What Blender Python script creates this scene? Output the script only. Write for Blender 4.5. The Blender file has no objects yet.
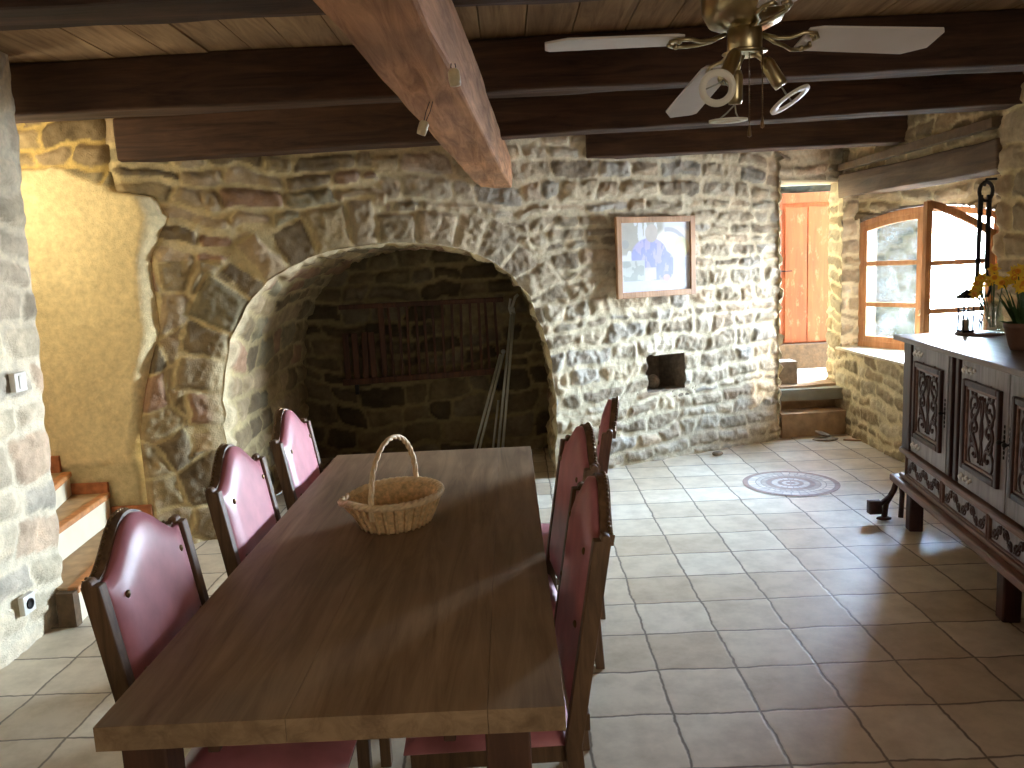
import bpy, math, random
import numpy as np
from mathutils import Vector, Matrix
C = bpy.context.scene.collection
R_ = random.Random(7)
PI = math.pi
LEAF = 1.30
GLOW = 380.

# ------------------------------------------------------------------ colour / materials
def lin(c):
    return tuple((x/12.92 if x <= .04045 else ((x+.055)/1.055)**2.4) for x in (v/255. for v in c))
def rgba(c): return lin(c)+(1,)
def newmat(name):
    m = bpy.data.materials.new(name); m.use_nodes = True
    nt = m.node_tree; b = nt.nodes['Principled BSDF']
    return m, nt, b
def N(nt, t, **k):
    n = nt.nodes.new(t)
    for a, v in k.items():
        if a.startswith('i_'):
            key = a[2:]; key = int(key) if key.isdigit() else key.replace('_', ' ')
            n.inputs[key].default_value = v
        else: setattr(n, a, v)
    return n
def L(nt, a, b): nt.links.new(a, b)
def ramp(nt, fac, stops):
    r = nt.nodes.new('ShaderNodeValToRGB')
    e = r.color_ramp.elements
    while len(e) < len(stops): e.new(.5)
    for q, (p, c) in zip(e, stops): q.position = p; q.color = c
    L(nt, fac, r.inputs[0]); return r.outputs[0]
def simple(name, col, rough=.6, metal=0, var=.12, scale=30, bump=0, spec=.5, stretch=(1, 1, 1)):
    m, nt, b = newmat(name)
    tc = N(nt, 'ShaderNodeTexCoord'); mp = N(nt, 'ShaderNodeMapping'); mp.inputs['Scale'].default_value = stretch
    L(nt, tc.outputs['Object'], mp.inputs[0])
    n = N(nt, 'ShaderNodeTexNoise', i_Scale=scale, i_Detail=4.); L(nt, mp.outputs[0], n.inputs['Vector'])
    c = lin(col)
    out = ramp(nt, n.outputs[0], [(.3, tuple(max(0, x*(1-var)) for x in c)+(1,)), (.7, tuple(min(1, x*(1+var)) for x in c)+(1,))])
    L(nt, out, b.inputs['Base Color'])
    b.inputs['Roughness'].default_value = rough; b.inputs['Metallic'].default_value = metal
    b.inputs['Specular IOR Level'].default_value = spec
    if bump:
        bp = N(nt, 'ShaderNodeBump', i_Strength=.6, i_Distance=bump); L(nt, n.outputs[0], bp.inputs['Height']); L(nt, bp.outputs[0], b.inputs['Normal'])
    return m
def wood(name, c1, c2, axis='Y', rough=.6, scale=1., bump=.002, spec=.4, knots=True):
    m, nt, b = newmat(name)
    tc = N(nt, 'ShaderNodeTexCoord'); mp = N(nt, 'ShaderNodeMapping')
    s = {'X': (1.2, 14, 14), 'Y': (14, 1.2, 14), 'Z': (14, 14, 1.2)}[axis]
    mp.inputs['Scale'].default_value = tuple(v*scale for v in s)
    L(nt, tc.outputs['Object'], mp.inputs[0])
    n = N(nt, 'ShaderNodeTexNoise', i_Scale=1.6, i_Detail=7., i_Roughness=.65, i_Distortion=.9); L(nt, mp.outputs[0], n.inputs['Vector'])
    n2 = N(nt, 'ShaderNodeTexNoise', i_Scale=2.3*scale, i_Detail=3.); L(nt, tc.outputs['Object'], n2.inputs['Vector'])
    a = ramp(nt, n.outputs[0], [(.32, rgba(c1)), (.66, rgba(c2))])
    mx = N(nt, 'ShaderNodeMix', data_type='RGBA', blend_type='MULTIPLY'); mx.inputs[0].default_value = .7
    L(nt, a, mx.inputs[6])
    g = ramp(nt, n2.outputs[0], [(.3, (.55, .52, .5, 1)), (.65, (1.15, 1.12, 1.1, 1))]); L(nt, g, mx.inputs[7])
    L(nt, mx.outputs[2], b.inputs['Base Color'])
    b.inputs['Roughness'].default_value = rough; b.inputs['Specular IOR Level'].default_value = spec
    bp = N(nt, 'ShaderNodeBump', i_Strength=.7, i_Distance=bump); L(nt, n.outputs[0], bp.inputs['Height']); L(nt, bp.outputs[0], b.inputs['Normal'])
    return m
M = {}
def masonry_mat():
    m, nt, b = newmat('masonry')
    at = N(nt, 'ShaderNodeAttribute', attribute_name='stone_colour')
    tc = N(nt, 'ShaderNodeTexCoord')
    n = N(nt, 'ShaderNodeTexNoise', i_Scale=24., i_Detail=6., i_Roughness=.65); L(nt, tc.outputs['Object'], n.inputs['Vector'])
    n2 = N(nt, 'ShaderNodeTexNoise', i_Scale=120., i_Detail=3.); L(nt, tc.outputs['Object'], n2.inputs['Vector'])
    g = ramp(nt, n.outputs[0], [(.3, (.80, .79, .77, 1)), (.7, (1.14, 1.14, 1.12, 1))])
    mx = N(nt, 'ShaderNodeMix', data_type='RGBA', blend_type='MULTIPLY'); mx.inputs[0].default_value = 1
    L(nt, at.outputs['Color'], mx.inputs[6]); L(nt, g, mx.inputs[7]); L(nt, mx.outputs[2], b.inputs['Base Color'])
    b.inputs['Roughness'].default_value = .95; b.inputs['Specular IOR Level'].default_value = .15
    ad = N(nt, 'ShaderNodeMath', operation='ADD'); L(nt, n.outputs[0], ad.inputs[0]); L(nt, n2.outputs[0], ad.inputs[1])
    bp = N(nt, 'ShaderNodeBump', i_Strength=.8, i_Distance=.006); L(nt, ad.outputs[0], bp.inputs['Height']); L(nt, bp.outputs[0], b.inputs['Normal'])
    return m
M['masonry'] = masonry_mat()

def floor_mat():
    m, nt, b = newmat('floor_tiles')
    tc = N(nt, 'ShaderNodeTexCoord')
    mp = N(nt, 'ShaderNodeMapping'); mp.inputs['Rotation'].default_value = (0, 0, .011)
    L(nt, tc.outputs['Object'], mp.inputs[0])
    wn = N(nt, 'ShaderNodeTexNoise', i_Scale=5.5, i_Detail=3.); L(nt, tc.outputs['Object'], wn.inputs['Vector'])
    wn2 = N(nt, 'ShaderNodeTexNoise', i_Scale=26., i_Detail=2.); L(nt, tc.outputs['Object'], wn2.inputs['Vector'])
    def vmath(op, a, bb=None):
        v = N(nt, 'ShaderNodeVectorMath', operation=op)
        for i, q in enumerate((a, bb)):
            if q is None: continue
            if isinstance(q, (tuple, list)): v.inputs[i].default_value = q
            elif isinstance(q, float): v.inputs['Scale'].default_value = q
            else: L(nt, q, v.inputs[i])
        return v.outputs[0]
    w1 = vmath('SCALE', vmath('SUBTRACT', wn.outputs['Color'], (.5, .5, .5)), .030)
    w2 = vmath('SCALE', vmath('SUBTRACT', wn2.outputs['Color'], (.5, .5, .5)), .010)
    co = vmath('ADD', vmath('ADD', mp.outputs[0], w1), w2)
    co = vmath('ADD', co, (-.80+.31*20, -2.33+.3125*30, 0))
    co = vmath('DIVIDE', co, (.31, .3125, 1.))
    fl = vmath('FLOOR', co); fr = vmath('FRACTION', co)
    sp = N(nt, 'ShaderNodeSeparateXYZ'); L(nt, fr, sp.inputs[0])
    def mth(op, a, bb=None):
        v = N(nt, 'ShaderNodeMath', operation=op)
        for i, q in enumerate((a, bb)):
            if q is None: continue
            if isinstance(q, (int, float)): v.inputs[i].default_value = q
            else: L(nt, q, v.inputs[i])
        return v.outputs[0]
    def edge(o): return mth('MINIMUM', o, mth('SUBTRACT', 1., o))
    ex, ey = edge(sp.outputs[0]), edge(sp.outputs[1])
    d = mth('MINIMUM', ex, ey)
    # rounded corners
    fl2 = N(nt, 'ShaderNodeSeparateXYZ'); L(nt, fl, fl2.inputs[0])
    cx = N(nt, 'ShaderNodeCombineXYZ'); L(nt, fl2.outputs[0], cx.inputs[0]); L(nt, fl2.outputs[1], cx.inputs[1])
    wh = N(nt, 'ShaderNodeTexWhiteNoise', noise_dimensions='2D'); L(nt, cx.outputs[0], wh.inputs['Vector'])
    base = ramp(nt, wh.outputs['Value'], [(0, rgba((196, 178, 150))), (.5, rgba((212, 197, 171))), (1, rgba((220, 209, 187)))])
    st = N(nt, 'ShaderNodeTexNoise', i_Scale=7., i_Detail=6., i_Roughness=.65); L(nt, tc.outputs['Object'], st.inputs['Vector'])
    g = ramp(nt, st.outputs[0], [(.3, (.72, .68, .62, 1)), (.6, (1.05, 1.05, 1.04, 1))])
    mx = N(nt, 'ShaderNodeMix', data_type='RGBA', blend_type='MULTIPLY'); mx.inputs[0].default_value = .8
    L(nt, base, mx.inputs[6]); L(nt, g, mx.inputs[7])
    jt = ramp(nt, d, [(.009, (0, 0, 0, 1)), (.022, (1, 1, 1, 1))])
    m2 = N(nt, 'ShaderNodeMix', data_type='RGBA'); L(nt, jt, m2.inputs[0]); m2.inputs[6].default_value = rgba((112, 98, 80)); L(nt, mx.outputs[2], m2.inputs[7])
    L(nt, m2.outputs[2], b.inputs['Base Color'])
    hb = ramp(nt, d, [(.004, (0, 0, 0, 1)), (.04, (1, 1, 1, 1))])
    hh = mth('ADD', hb, mth('MULTIPLY', st.outputs[0], .35))
    hh = mth('ADD', hh, mth('MULTIPLY', wn2.outputs[0], .15))
    bp = N(nt, 'ShaderNodeBump', i_Strength=.4, i_Distance=.002); L(nt, hh, bp.inputs['Height']); L(nt, bp.outputs[0], b.inputs['Normal'])
    b.inputs['Roughness'].default_value = .42; b.inputs['Specular IOR Level'].default_value = .5
    return m
M['floor'] = floor_mat()
M['bigbeam'] = wood('old_oak', (140, 94, 58), (206, 152, 106), 'Y', .8, 1., .004)
M['beam'] = wood('dark_oak', (52, 34, 22), (92, 64, 45), 'X', .75, 1., .004)
M['lintel'] = wood('lintel_oak', (70, 52, 38), (116, 92, 68), 'Y', .85, 1., .004)
M['boards'] = wood('ceiling_boards', (120, 92, 64), (178, 146, 108), 'Y', .85, .7, .003)
M['table'] = wood('table_oak', (124, 100, 74), (170, 144, 112), 'Y', .5, .8, .0015)
M['table_leg'] = wood('table_leg_oak', (70, 46, 34), (106, 74, 56), 'Z', .6, .8, .0015)
M['chairwood'] = wood('chair_wood', (80, 60, 42), (126, 98, 70), 'Z', .5, 1.5, .001)
M['side_dark'] = wood('sideboard_dark_oak', (48, 26, 22), (76, 44, 38), 'Z', .45, 1.3, .001)
M['side_light'] = wood('sideboard_bleached_oak', (128, 122, 124), (166, 158, 158), 'Z', .5, 1.3, .001)
M['side_top'] = wood('sideboard_top', (112, 92, 84), (142, 122, 112), 'Y', .32, 1., .0008)
M['side_mid'] = wood('sideboard_molding', (98, 66, 54), (136, 100, 84), 'Y', .45, 1., .001)
M['orange'] = wood('orange_painted_wood', (144, 72, 32), (168, 92, 48), 'Z', .6, .6, .0012)
def worn(m):
    nt = m.node_tree; b = nt.nodes['Principled BSDF']; src = b.inputs['Base Color'].links[0].from_socket
    tc = N(nt, 'ShaderNodeTexCoord'); mp = N(nt, 'ShaderNodeMapping'); mp.inputs['Scale'].default_value = (1, 1, .45); L(nt, tc.outputs['Object'], mp.inputs[0])
    n = N(nt, 'ShaderNodeTexNoise', i_Scale=13., i_Detail=7., i_Roughness=.75); L(nt, mp.outputs[0], n.inputs['Vector'])
    f = ramp(nt, n.outputs[0], [(.56, (0, 0, 0, 1)), (.72, (.5, .5, .5, 1))])
    mx = N(nt, 'ShaderNodeMix', data_type='RGBA'); L(nt, f, mx.inputs[0]); L(nt, src, mx.inputs[6]); mx.inputs[7].default_value = rgba((206, 160, 118)); L(nt, mx.outputs[2], b.inputs['Base Color'])
worn(M['orange'])
M['winwood'] = wood('window_oak', (172, 112, 64), (206, 148, 96), 'Z', .5, 1.2, .0008)
M['rack'] = wood('rack_wood', (60, 36, 24), (96, 62, 42), 'Z', .8, 1., .002)
M['leather'] = simple('burgundy_leather', (190, 122, 128), .4, 0, .2, 9, .0008)
M['iron'] = simple('black_iron', (40, 36, 34), .6, .6, .3, 40, .001)
M['brass'] = simple('antique_brass', (178, 164, 128), .3, 1, .1, 20)
M['nail'] = simple('nail_brass', (120, 98, 70), .35, 1, .1, 20)
M['pewter'] = simple('pewter_hinge', (190, 178, 168), .35, 1, .2, 40)
M['blade'] = simple('fan_blade_wood', (214, 206, 198), .5, 0, .06, 6)
M['white'] = simple('white_plastic', (226, 220, 206), .4, 0, .04, 10)
M['ringwhite'] = simple('white_ring', (235, 230, 214), .5, 0, .03, 10)
M['ceramic'] = simple('cream_ceramic', (212, 196, 158), .35, 0, .1, 30)
M['wicker'] = simple('wicker', (218, 184, 134), .7, 0, .3, 60, .002)
M['wicker_rim'] = simple('peeled_wicker', (232, 204, 158), .6, 0, .15, 60, .001)
M['wicker_dark'] = simple('wicker_band', (200, 164, 116), .7, 0, .3, 60, .002)
M['alu'] = simple('grey_aluminium', (172, 172, 160), .45, .5, .08, 20)
M['framewood'] = wood('frame_wood', (168, 126, 88), (196, 154, 114), 'Z', .5, 2., .0005)
M['terracotta'] = simple('terracotta', (168, 104, 62), .8, 0, .3, 22, .003)
M['nosing'] = simple('wooden_nosing', (186, 124, 70), .6, 0, .25, 22, .002)
M['tread'] = simple('tread_tile', (170, 140, 102), .7, 0, .25, 12, .002)
M['riser'] = simple('white_riser_tile', (226, 212, 180), .5, 0, .08, 9, .001)
M['stepside'] = simple('step_side', (96, 74, 50), .9, 0, .3, 22, .006)
M['rock'] = simple('rock', (128, 112, 92), .9, 0, .3, 22, .01)
M['leaf'] = simple('leaf', (58, 86, 44), .5, 0, .3, 30)
M['petal'] = simple('daffodil_petal', (236, 196, 44), .5, 0, .12, 30)
M['trumpet'] = simple('daffodil_trumpet', (226, 150, 26), .5, 0, .12, 30)
M['pot'] = simple('brown_pot', (96, 66, 50), .6, 0, .2, 30, .002)
M['strap'] = simple('old_leather', (58, 30, 22), .6, 0, .3, 40, .002)
M['ground'] = simple('outside_ground', (150, 146, 130), .95, 0, .15, 6, .01)
M['slab'] = simple('threshold_slab', (214, 200, 172), .9, 0, .15, 8, .01)
M['stonestep'] = simple('step_stone', (176, 146, 112), .9, 0, .28, 9, .02)
def glass_mat(name, tint=(1, 1, 1, 1), gl=.08, diff=0.):
    m = bpy.data.materials.new(name); m.use_nodes = True; nt = m.node_tree
    for n in list(nt.nodes): nt.nodes.remove(n)
    o = N(nt, 'ShaderNodeOutputMaterial'); t = N(nt, 'ShaderNodeBsdfTransparent'); t.inputs[0].default_value = tint
    g = N(nt, 'ShaderNodeBsdfGlossy'); g.inputs['Roughness'].default_value = .03
    mx = N(nt, 'ShaderNodeMixShader'); mx.inputs[0].default_value = gl
    L(nt, t.outputs[0], mx.inputs[1]); L(nt, g.outputs[0], mx.inputs[2])
    last = mx.outputs[0]
    if diff:
        d = N(nt, 'ShaderNodeBsdfDiffuse'); d.inputs[0].default_value = (.8, .85, .85, 1)
        n = N(nt, 'ShaderNodeTexNoise', i_Scale=9., i_Detail=5.)
        tc = N(nt, 'ShaderNodeTexCoord'); L(nt, tc.outputs['Object'], n.inputs['Vector'])
        r = ramp(nt, n.outputs[0], [(.35, (0, 0, 0, 1)), (.8, (diff, diff, diff, 1))])
        m2 = N(nt, 'ShaderNodeMixShader'); L(nt, r, m2.inputs[0]); L(nt, last, m2.inputs[1]); L(nt, d.outputs[0], m2.inputs[2]); last = m2.outputs[0]
    L(nt, last, o.inputs[0]); return m
M['pane'] = glass_mat('window_pane', (1, 1, 1, 1), .05, .5)
M['glass'] = glass_mat('clear_glass', (.93, .97, .95, 1), .14)

# ------------------------------------------------------------------ mesh helpers
class MB:
    def __init__(s): s.v = []; s.f = []
    def add(s, vs, fs):
        o = len(s.v); s.v += [tuple(v) for v in vs]; s.f += [tuple(i+o for i in f) for f in fs]; return s
    def box(s, x0, x1, y0, y1, z0, z1, mat=None):
        vs = [Vector((x, y, z)) for z in (z0, z1) for y in (y0, y1) for x in (x0, x1)]
        if mat is not None: vs = [mat @ v for v in vs]
        return s.add(vs, [(0, 2, 3, 1), (4, 5, 7, 6), (0, 1, 5, 4), (2, 6, 7, 3), (0, 4, 6, 2), (1, 3, 7, 5)])
    def bar(s, a, b, w, h, up=(0, 0, 1)):
        a, b = Vector(a), Vector(b); d = (b-a); l = d.length; d.normalize()
        u = Vector(up); x = d.cross(u)
        if x.length < 1e-4: x = d.cross(Vector((1, 0, 0)))
        x.normalize(); z = x.cross(d)
        m = Matrix((x, d, z)).transposed().to_4x4(); m.translation = a
        return s.box(-w/2, w/2, 0, l, -h/2, h/2, m)
    def tube(s, pts, r, n=8, closed=False, taper=None):
        pts = [Vector(p) for p in pts]; k = len(pts); rings = []
        ref = Vector((.31, .17, .93)); vs = []; px = None
        for i, p in enumerate(pts):
            if closed: d = pts[(i+1) % k]-pts[i-1]
            else: d = pts[min(i+1, k-1)]-pts[max(i-1, 0)]
            d.normalize()
            if px is None: x = d.cross(ref); x.normalize()
            else:
                x = px-d*px.dot(d)
                if x.length < 1e-6: x = d.cross(ref)
                x.normalize()
            px = x; y = d.cross(x)
            rr = r if taper is None else r*taper[i]
            for j in range(n):
                a = 2*PI*j/n; vs.append(p+x*math.cos(a)*rr+y*math.sin(a)*rr)
        fs = []
        for i in range(k if closed else k-1):
            for j in range(n):
                a = i*n+j; b = i*n+(j+1) % n; c = ((i+1) % k)*n+(j+1) % n; d_ = ((i+1) % k)*n+j
                fs.append((a, b, c, d_))
        if not closed: fs += [tuple(range(n))[::-1], tuple((k-1)*n+j for j in range(n))]
        return s.add(vs, fs)
    def lathe(s, prof, n=20, mat=None, sy=1., caps=True):
        vs = []; k = len(prof)
        for (r, z) in prof:
            for j in range(n):
                a = 2*PI*j/n; v = Vector((r*math.cos(a), r*math.sin(a)*sy, z)); vs.append(mat @ v if mat is not None else v)
        fs = []
        for i in range(k-1):
            for j in range(n):
                fs.append((i*n+j, i*n+(j+1) % n, (i+1)*n+(j+1) % n, (i+1)*n+j))
        if caps and prof[0][0] > 1e-6: fs.append(tuple(range(n))[::-1])
        if caps and prof[-1][0] > 1e-6: fs.append(tuple((k-1)*n+j for j in range(n)))
        return s.add(vs, fs)
    def ball(s, c, r, n=8, sc=(1, 1, 1)):
        m = Matrix.Translation(c) @ Matrix.Diagonal((sc[0], sc[1], sc[2], 1))
        k = max(4, n//2+1)
        return s.lathe([(max(1e-4, r*math.sin(PI*i/k)), -r*math.cos(PI*i/k)) for i in range(k+1)], n, m)
    def prism(s, outline, y0, y1, mat=None):   # outline in x,z
        n = len(outline)
        vs = [Vector((x, y, z)) for y in (y0, y1) for (x, z) in outline]
        if mat is not None: vs = [mat @ v for v in vs]
        fs = [tuple(range(n)), tuple(range(2*n-1, n-1, -1))]
        fs += [(i, i+n, (i+1) % n+n, (i+1) % n) for i in range(n)]
        return s.add(vs, fs)
    def build(s, name, mat, parent=None, smooth=False, bevel=0, seg=2):
        me = bpy.data.meshes.new(name); me.from_pydata(s.v, [], s.f); me.update()
        import bmesh
        bm = bmesh.new(); bm.from_mesh(me); bmesh.ops.recalc_face_normals(bm, faces=bm.faces); bm.to_mesh(me); bm.free()
        o = bpy.data.objects.new(name, me); C.objects.link(o); me.materials.append(mat)
        if parent: o.parent = parent
        if smooth:
            for p in me.polygons: p.use_smooth = True
        if bevel:
            md = o.modifiers.new('bevel', 'BEVEL'); md.width = bevel; md.segments = seg; md.limit_method = 'ANGLE'
        return o
def empty(name, loc, label, cat, group=None, rz=0):
    o = bpy.data.objects.new(name, None); C.objects.link(o); o.location = loc; o.rotation_euler = (0, 0, rz); o.empty_display_size = .1
    return tag(o, label, cat, group)
def tag(o, label, cat, group=None):
    o['label'] = label; o['category'] = cat
    if group: o['group'] = group
    return o
def struct(o): o['kind'] = 'structure'; return o
def copy_tree(o, parent=None):
    c = o.copy(); C.objects.link(c)
    if parent: c.parent = parent
    for ch in list(o.children): copy_tree(ch, c)
    return c

# ------------------------------------------------------------------ numpy noise + masonry
def _hash(ix, iy, seed):
    n = (ix.astype(np.int64)*374761393+iy.astype(np.int64)*668265263+seed*1442695041) & 0xffffffff
    n = ((n ^ (n >> 13))*1274126177) & 0xffffffff
    n = ((n ^ (n >> 16))*2246822519) & 0xffffffff
    return ((n ^ (n >> 15)) & 0xffffff)/float(0xffffff)
def vnoise(x, y, seed=0):
    ix = np.floor(x); iy = np.floor(y); fx = x-ix; fy = y-iy
    fx = fx*fx*(3-2*fx); fy = fy*fy*(3-2*fy)
    a = _hash(ix, iy, seed); b = _hash(ix+1, iy, seed); c = _hash(ix, iy+1, seed); d = _hash(ix+1, iy+1, seed)
    return (a*(1-fx)+b*fx)*(1-fy)+(c*(1-fx)+d*fx)*fy
def fbm(x, y, seed=0, o=4):
    s = 0; a = .5; t = 0
    for i in range(o): s = s+a*vnoise(x*2**i, y*2**i, seed+i*17); t += a; a *= .55
    return s/t
def sst(a, b, x):
    t = np.clip((x-a)/(b-a), 0, 1); return t*t*(3-2*t)
def rows(s, z, seed, hr, wr):
    """irregular coursed rubble: distance to the joint and an id per stone"""
    rg = np.random.RandomState(seed)
    s2 = s+.08*(fbm(s*3, z*3, seed+1, 3)-.5)+.035*(fbm(s*13, z*13, seed+2, 2)-.5)
    z2 = z+.20*(fbm(s*1.1, z*.8, seed+3, 2)-.5)+.085*(fbm(s*4, z*4, seed+4, 3)-.5)+.02*(fbm(s*14, z*14, seed+6, 2)-.5)
    zs = [z2.min()-.05]
    while zs[-1] < z2.max()+.1: zs.append(zs[-1]+rg.uniform(*hr))
    zs = np.array(zs); r = np.clip(np.searchsorted(zs, z2)-1, 0, len(zs)-2)
    d = np.zeros_like(s); idn = np.zeros(s.shape, np.int64)
    for k in range(len(zs)-1):
        m = r == k
        if not m.any(): continue
        h = zs[k+1]-zs[k]
        xs = [s2.min()-.3*rg.rand()]
        while xs[-1] < s2.max()+.5: xs.append(xs[-1]+rg.uniform(*wr)*(.7+.5*h/hr[1]))
        xs = np.array(xs); ss = s2[m]; zz = z2[m]
        c = np.clip(np.searchsorted(xs, ss)-1, 0, len(xs)-2)
        sl = (rg.rand(len(xs))-.5)*.9
        zc = (zs[k]+zs[k+1])/2
        dl = ss-xs[c]-sl[c]*(zz-zc); dr = xs[c+1]-ss+sl[c+1]*(zz-zc)
        dx = np.minimum(dl, dr); inset = rg.rand(len(xs))**2*.022
        dz = np.minimum(zz-zs[k]-inset[c], zs[k+1]-zz-inset[c]*.6)
        q = .038
        a = np.maximum(q-dx, 0); b = np.maximum(q-dz, 0)
        dd = np.where((dx < q) & (dz < q), q-np.sqrt(a*a+b*b), np.minimum(dx, dz))
        d[m] = dd; idn[m] = k*1000+c
    return d, idn
def voro(s, z, seed, sc, asp=1.):
    s2 = s+.05*(fbm(s*4, z*4, seed+1, 3)-.5); z2 = z+.05*(fbm(s*4, z*4, seed+5, 3)-.5)
    x = s2/sc; y = z2/sc*asp; ix = np.floor(x); iy = np.floor(y)
    b1 = np.full(s.shape, 9e9); p1x = np.zeros_like(s); p1y = np.zeros_like(s); idn = np.zeros(s.shape, np.int64)
    pts = []
    for dx in (-1, 0, 1, 2, -2):
        for dy in (-1, 0, 1, 2, -2):
            cx = ix+dx; cy = iy+dy
            px = cx+.12+.76*_hash(cx, cy, seed); py = cy+.12+.76*_hash(cx, cy, seed+9)
            pts.append((px, py)); q = (px-x)**2+(py-y)**2; m = q < b1
            b1 = np.where(m, q, b1); p1x = np.where(m, px, p1x); p1y = np.where(m, py, p1y)
            idn = np.where(m, (cx*1000+cy+777777).astype(np.int64), idn)
    d = np.full(s.shape, 9e9)
    for px, py in pts:
        q = (px-x)**2+(py-y)**2; ll = np.sqrt((px-p1x)**2+(py-p1y)**2)
        dd = np.where(ll > 1e-6, (q-b1)/(2*np.maximum(ll, 1e-6)), 9e9); d = np.minimum(d, dd)
    return d*sc, idn
PAL = [(184, 170, 146), (174, 160, 136), (190, 178, 156), (162, 148, 126), (182, 162, 136), (172, 164, 150), (154, 140, 120), (192, 176, 148)]
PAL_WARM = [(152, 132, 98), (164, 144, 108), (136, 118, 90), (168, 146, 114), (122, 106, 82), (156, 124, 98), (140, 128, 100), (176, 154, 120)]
PAL_PALE = [(208, 192, 164), (196, 180, 154), (214, 198, 168), (202, 176, 148), (190, 178, 158)]
def stone_fields(d, idn, s, z, seed, pal, mortar, relief=.03, mort=.010):
    r1 = _hash(idn, idn*0+3, seed); r2 = _hash(idn, idn*0+7, seed+2); r3 = _hash(idn, idn*0+11, seed+3)
    P = np.array([lin(c) for c in pal]); k = (r1*len(pal)).astype(int) % len(pal)
    col = P[k]*(.82+.36*r2)[:, None]
    blot = fbm(s*9, z*9, seed+21, 4); col = col*(.55+.9*blot)[:, None]
    ed = d+.009*(fbm(s*17, z*17, seed+31, 3)-.5)*2
    m = sst(mort*.6, mort*1.5, ed)
    mc = np.array(lin(mortar))*(.75+.5*fbm(s*6, z*6, seed+41, 4))[:, None]
    col = mc*(1-m)[:, None]+col*m[:, None]
    t = sst(mort*.3, mort*3.6, ed)
    h = t*relief*(.35+.9*r3)+.02*(fbm(s*11, z*11, seed+51, 4)-.5)*(1+t)+.009*(vnoise(s*40, z*40, seed+61)-.5)*(.4+t)
    return h, col
def grid_mesh(name, P, nu, nv, col, keep=None, mat=None, parent=None):
    """P (nu*nv,3) point grid -> mesh with stone colour attribute"""
    i = np.arange(nu-1); j = np.arange(nv-1); I, J = np.meshgrid(i, j, indexing='ij')
    a = (I*nv+J).ravel(); F = np.stack([a, a+nv, a+nv+1, a+1], 1)
    if keep is not None: F = F[keep[F].all(1)]
    used = np.zeros(len(P), bool); used[F.ravel()] = True; rm = np.cumsum(used)-1
    P = P[used]; F = rm[F]; col = col[used]
    me = bpy.data.meshes.new(name); me.vertices.add(len(P)); me.vertices.foreach_set('co', P.astype(np.float32).ravel())
    me.loops.add(F.size); me.loops.foreach_set('vertex_index', F.astype(np.int32).ravel())
    me.polygons.add(len(F)); me.polygons.foreach_set('loop_start', (np.arange(len(F))*4).astype(np.int32))
    me.polygons.foreach_set('loop_total', np.full(len(F), 4, np.int32))
    me.update(calc_edges=True); me.polygons.foreach_set('use_smooth', np.ones(len(F), bool))
    at = me.color_attributes.new('stone_colour', 'FLOAT_COLOR', 'POINT')
    cc = np.concatenate([col, np.ones((len(col), 1))], 1); at.data.foreach_set('color', cc.astype(np.float32).ravel())
    me.materials.append(mat or M['masonry'])
    o = bpy.data.objects.new(name, me); C.objects.link(o)
    if parent: o.parent = parent
    return o
def flat_wall(name, A, B, z0, z1, res, seed, side, pal=PAL, mortar=(196, 180, 146), hr=(.08, .16), wr=(.14, .38), relief=.03, hole=None, kind=None, parent=None):
    """stone wall from A to B (plan points); side = +1/-1: which side the stones bulge to"""
    A = np.array(A, float); B = np.array(B, float); ln = np.linalg.norm(B-A)
    nu = max(2, int(ln/res)+1); nv = max(2, int((z1-z0)/res)+1)
    u = np.linspace(0, ln, nu); v = np.linspace(z0, z1, nv); U, V = [q.ravel() for q in np.meshgrid(u, v, indexing='ij')]
    if kind == 'voro': d, idn = voro(U, V, seed, .24)
    else: d, idn = rows(U, V, seed, hr, wr)
    h, col = stone_fields(d, idn, U, V, seed, pal, mortar, relief)
    e = (B-A)/ln; n = np.array([-e[1], e[0]])*side
    P = np.stack([A[0]+e[0]*U+n[0]*h, A[1]+e[1]*U+n[1]*h, V], 1)
    keep = None
    if hole is not None: keep = ~hole(U, V)
    return struct(grid_mesh(name, P, nu, nv, col, keep, parent=parent))
def plain(name, x0, x1, y0, y1, z0, z1, mat):
    return struct(MB().box(x0, x1, y0, y1, z0, z1).build(name, mat))

# ------------------------------------------------------------------ arch wall
WA, WB = 5.76, .47
PROF = [(-1.80, 0), (-1.81, .41), (-1.79, .86), (-1.725, 1.228), (-1.541, 1.532), (-1.337, 1.672), (-1.132, 1.748), (-.704, 1.786), (-.25, 1.71), (.09, 1.462), (.258, 1.05), (.318, .592), (.303, 0)]
def catmull(P, n):
    out = []
    for i in range(len(P)-1):
        p0 = P[max(i-1, 0)]; p1 = P[i]; p2 = P[i+1]; p3 = P[min(i+2, len(P)-1)]
        for k in range(n):
            t = k/n
            out.append(tuple(.5*((2*p1[a])+(-p0[a]+p2[a])*t+(2*p0[a]-5*p1[a]+4*p2[a]-p3[a])*t*t+(-p0[a]+3*p1[a]-3*p2[a]+p3[a])*t**3) for a in range(len(p1))))
    out.append(P[-1]); return out
ARC = np.array(catmull(PROF, 10))
ARC[:, 0] += .012*(vnoise(np.arange(len(ARC))*.5, np.zeros(len(ARC)), 3)-.5)*2*(ARC[:, 1] > 0)
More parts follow.
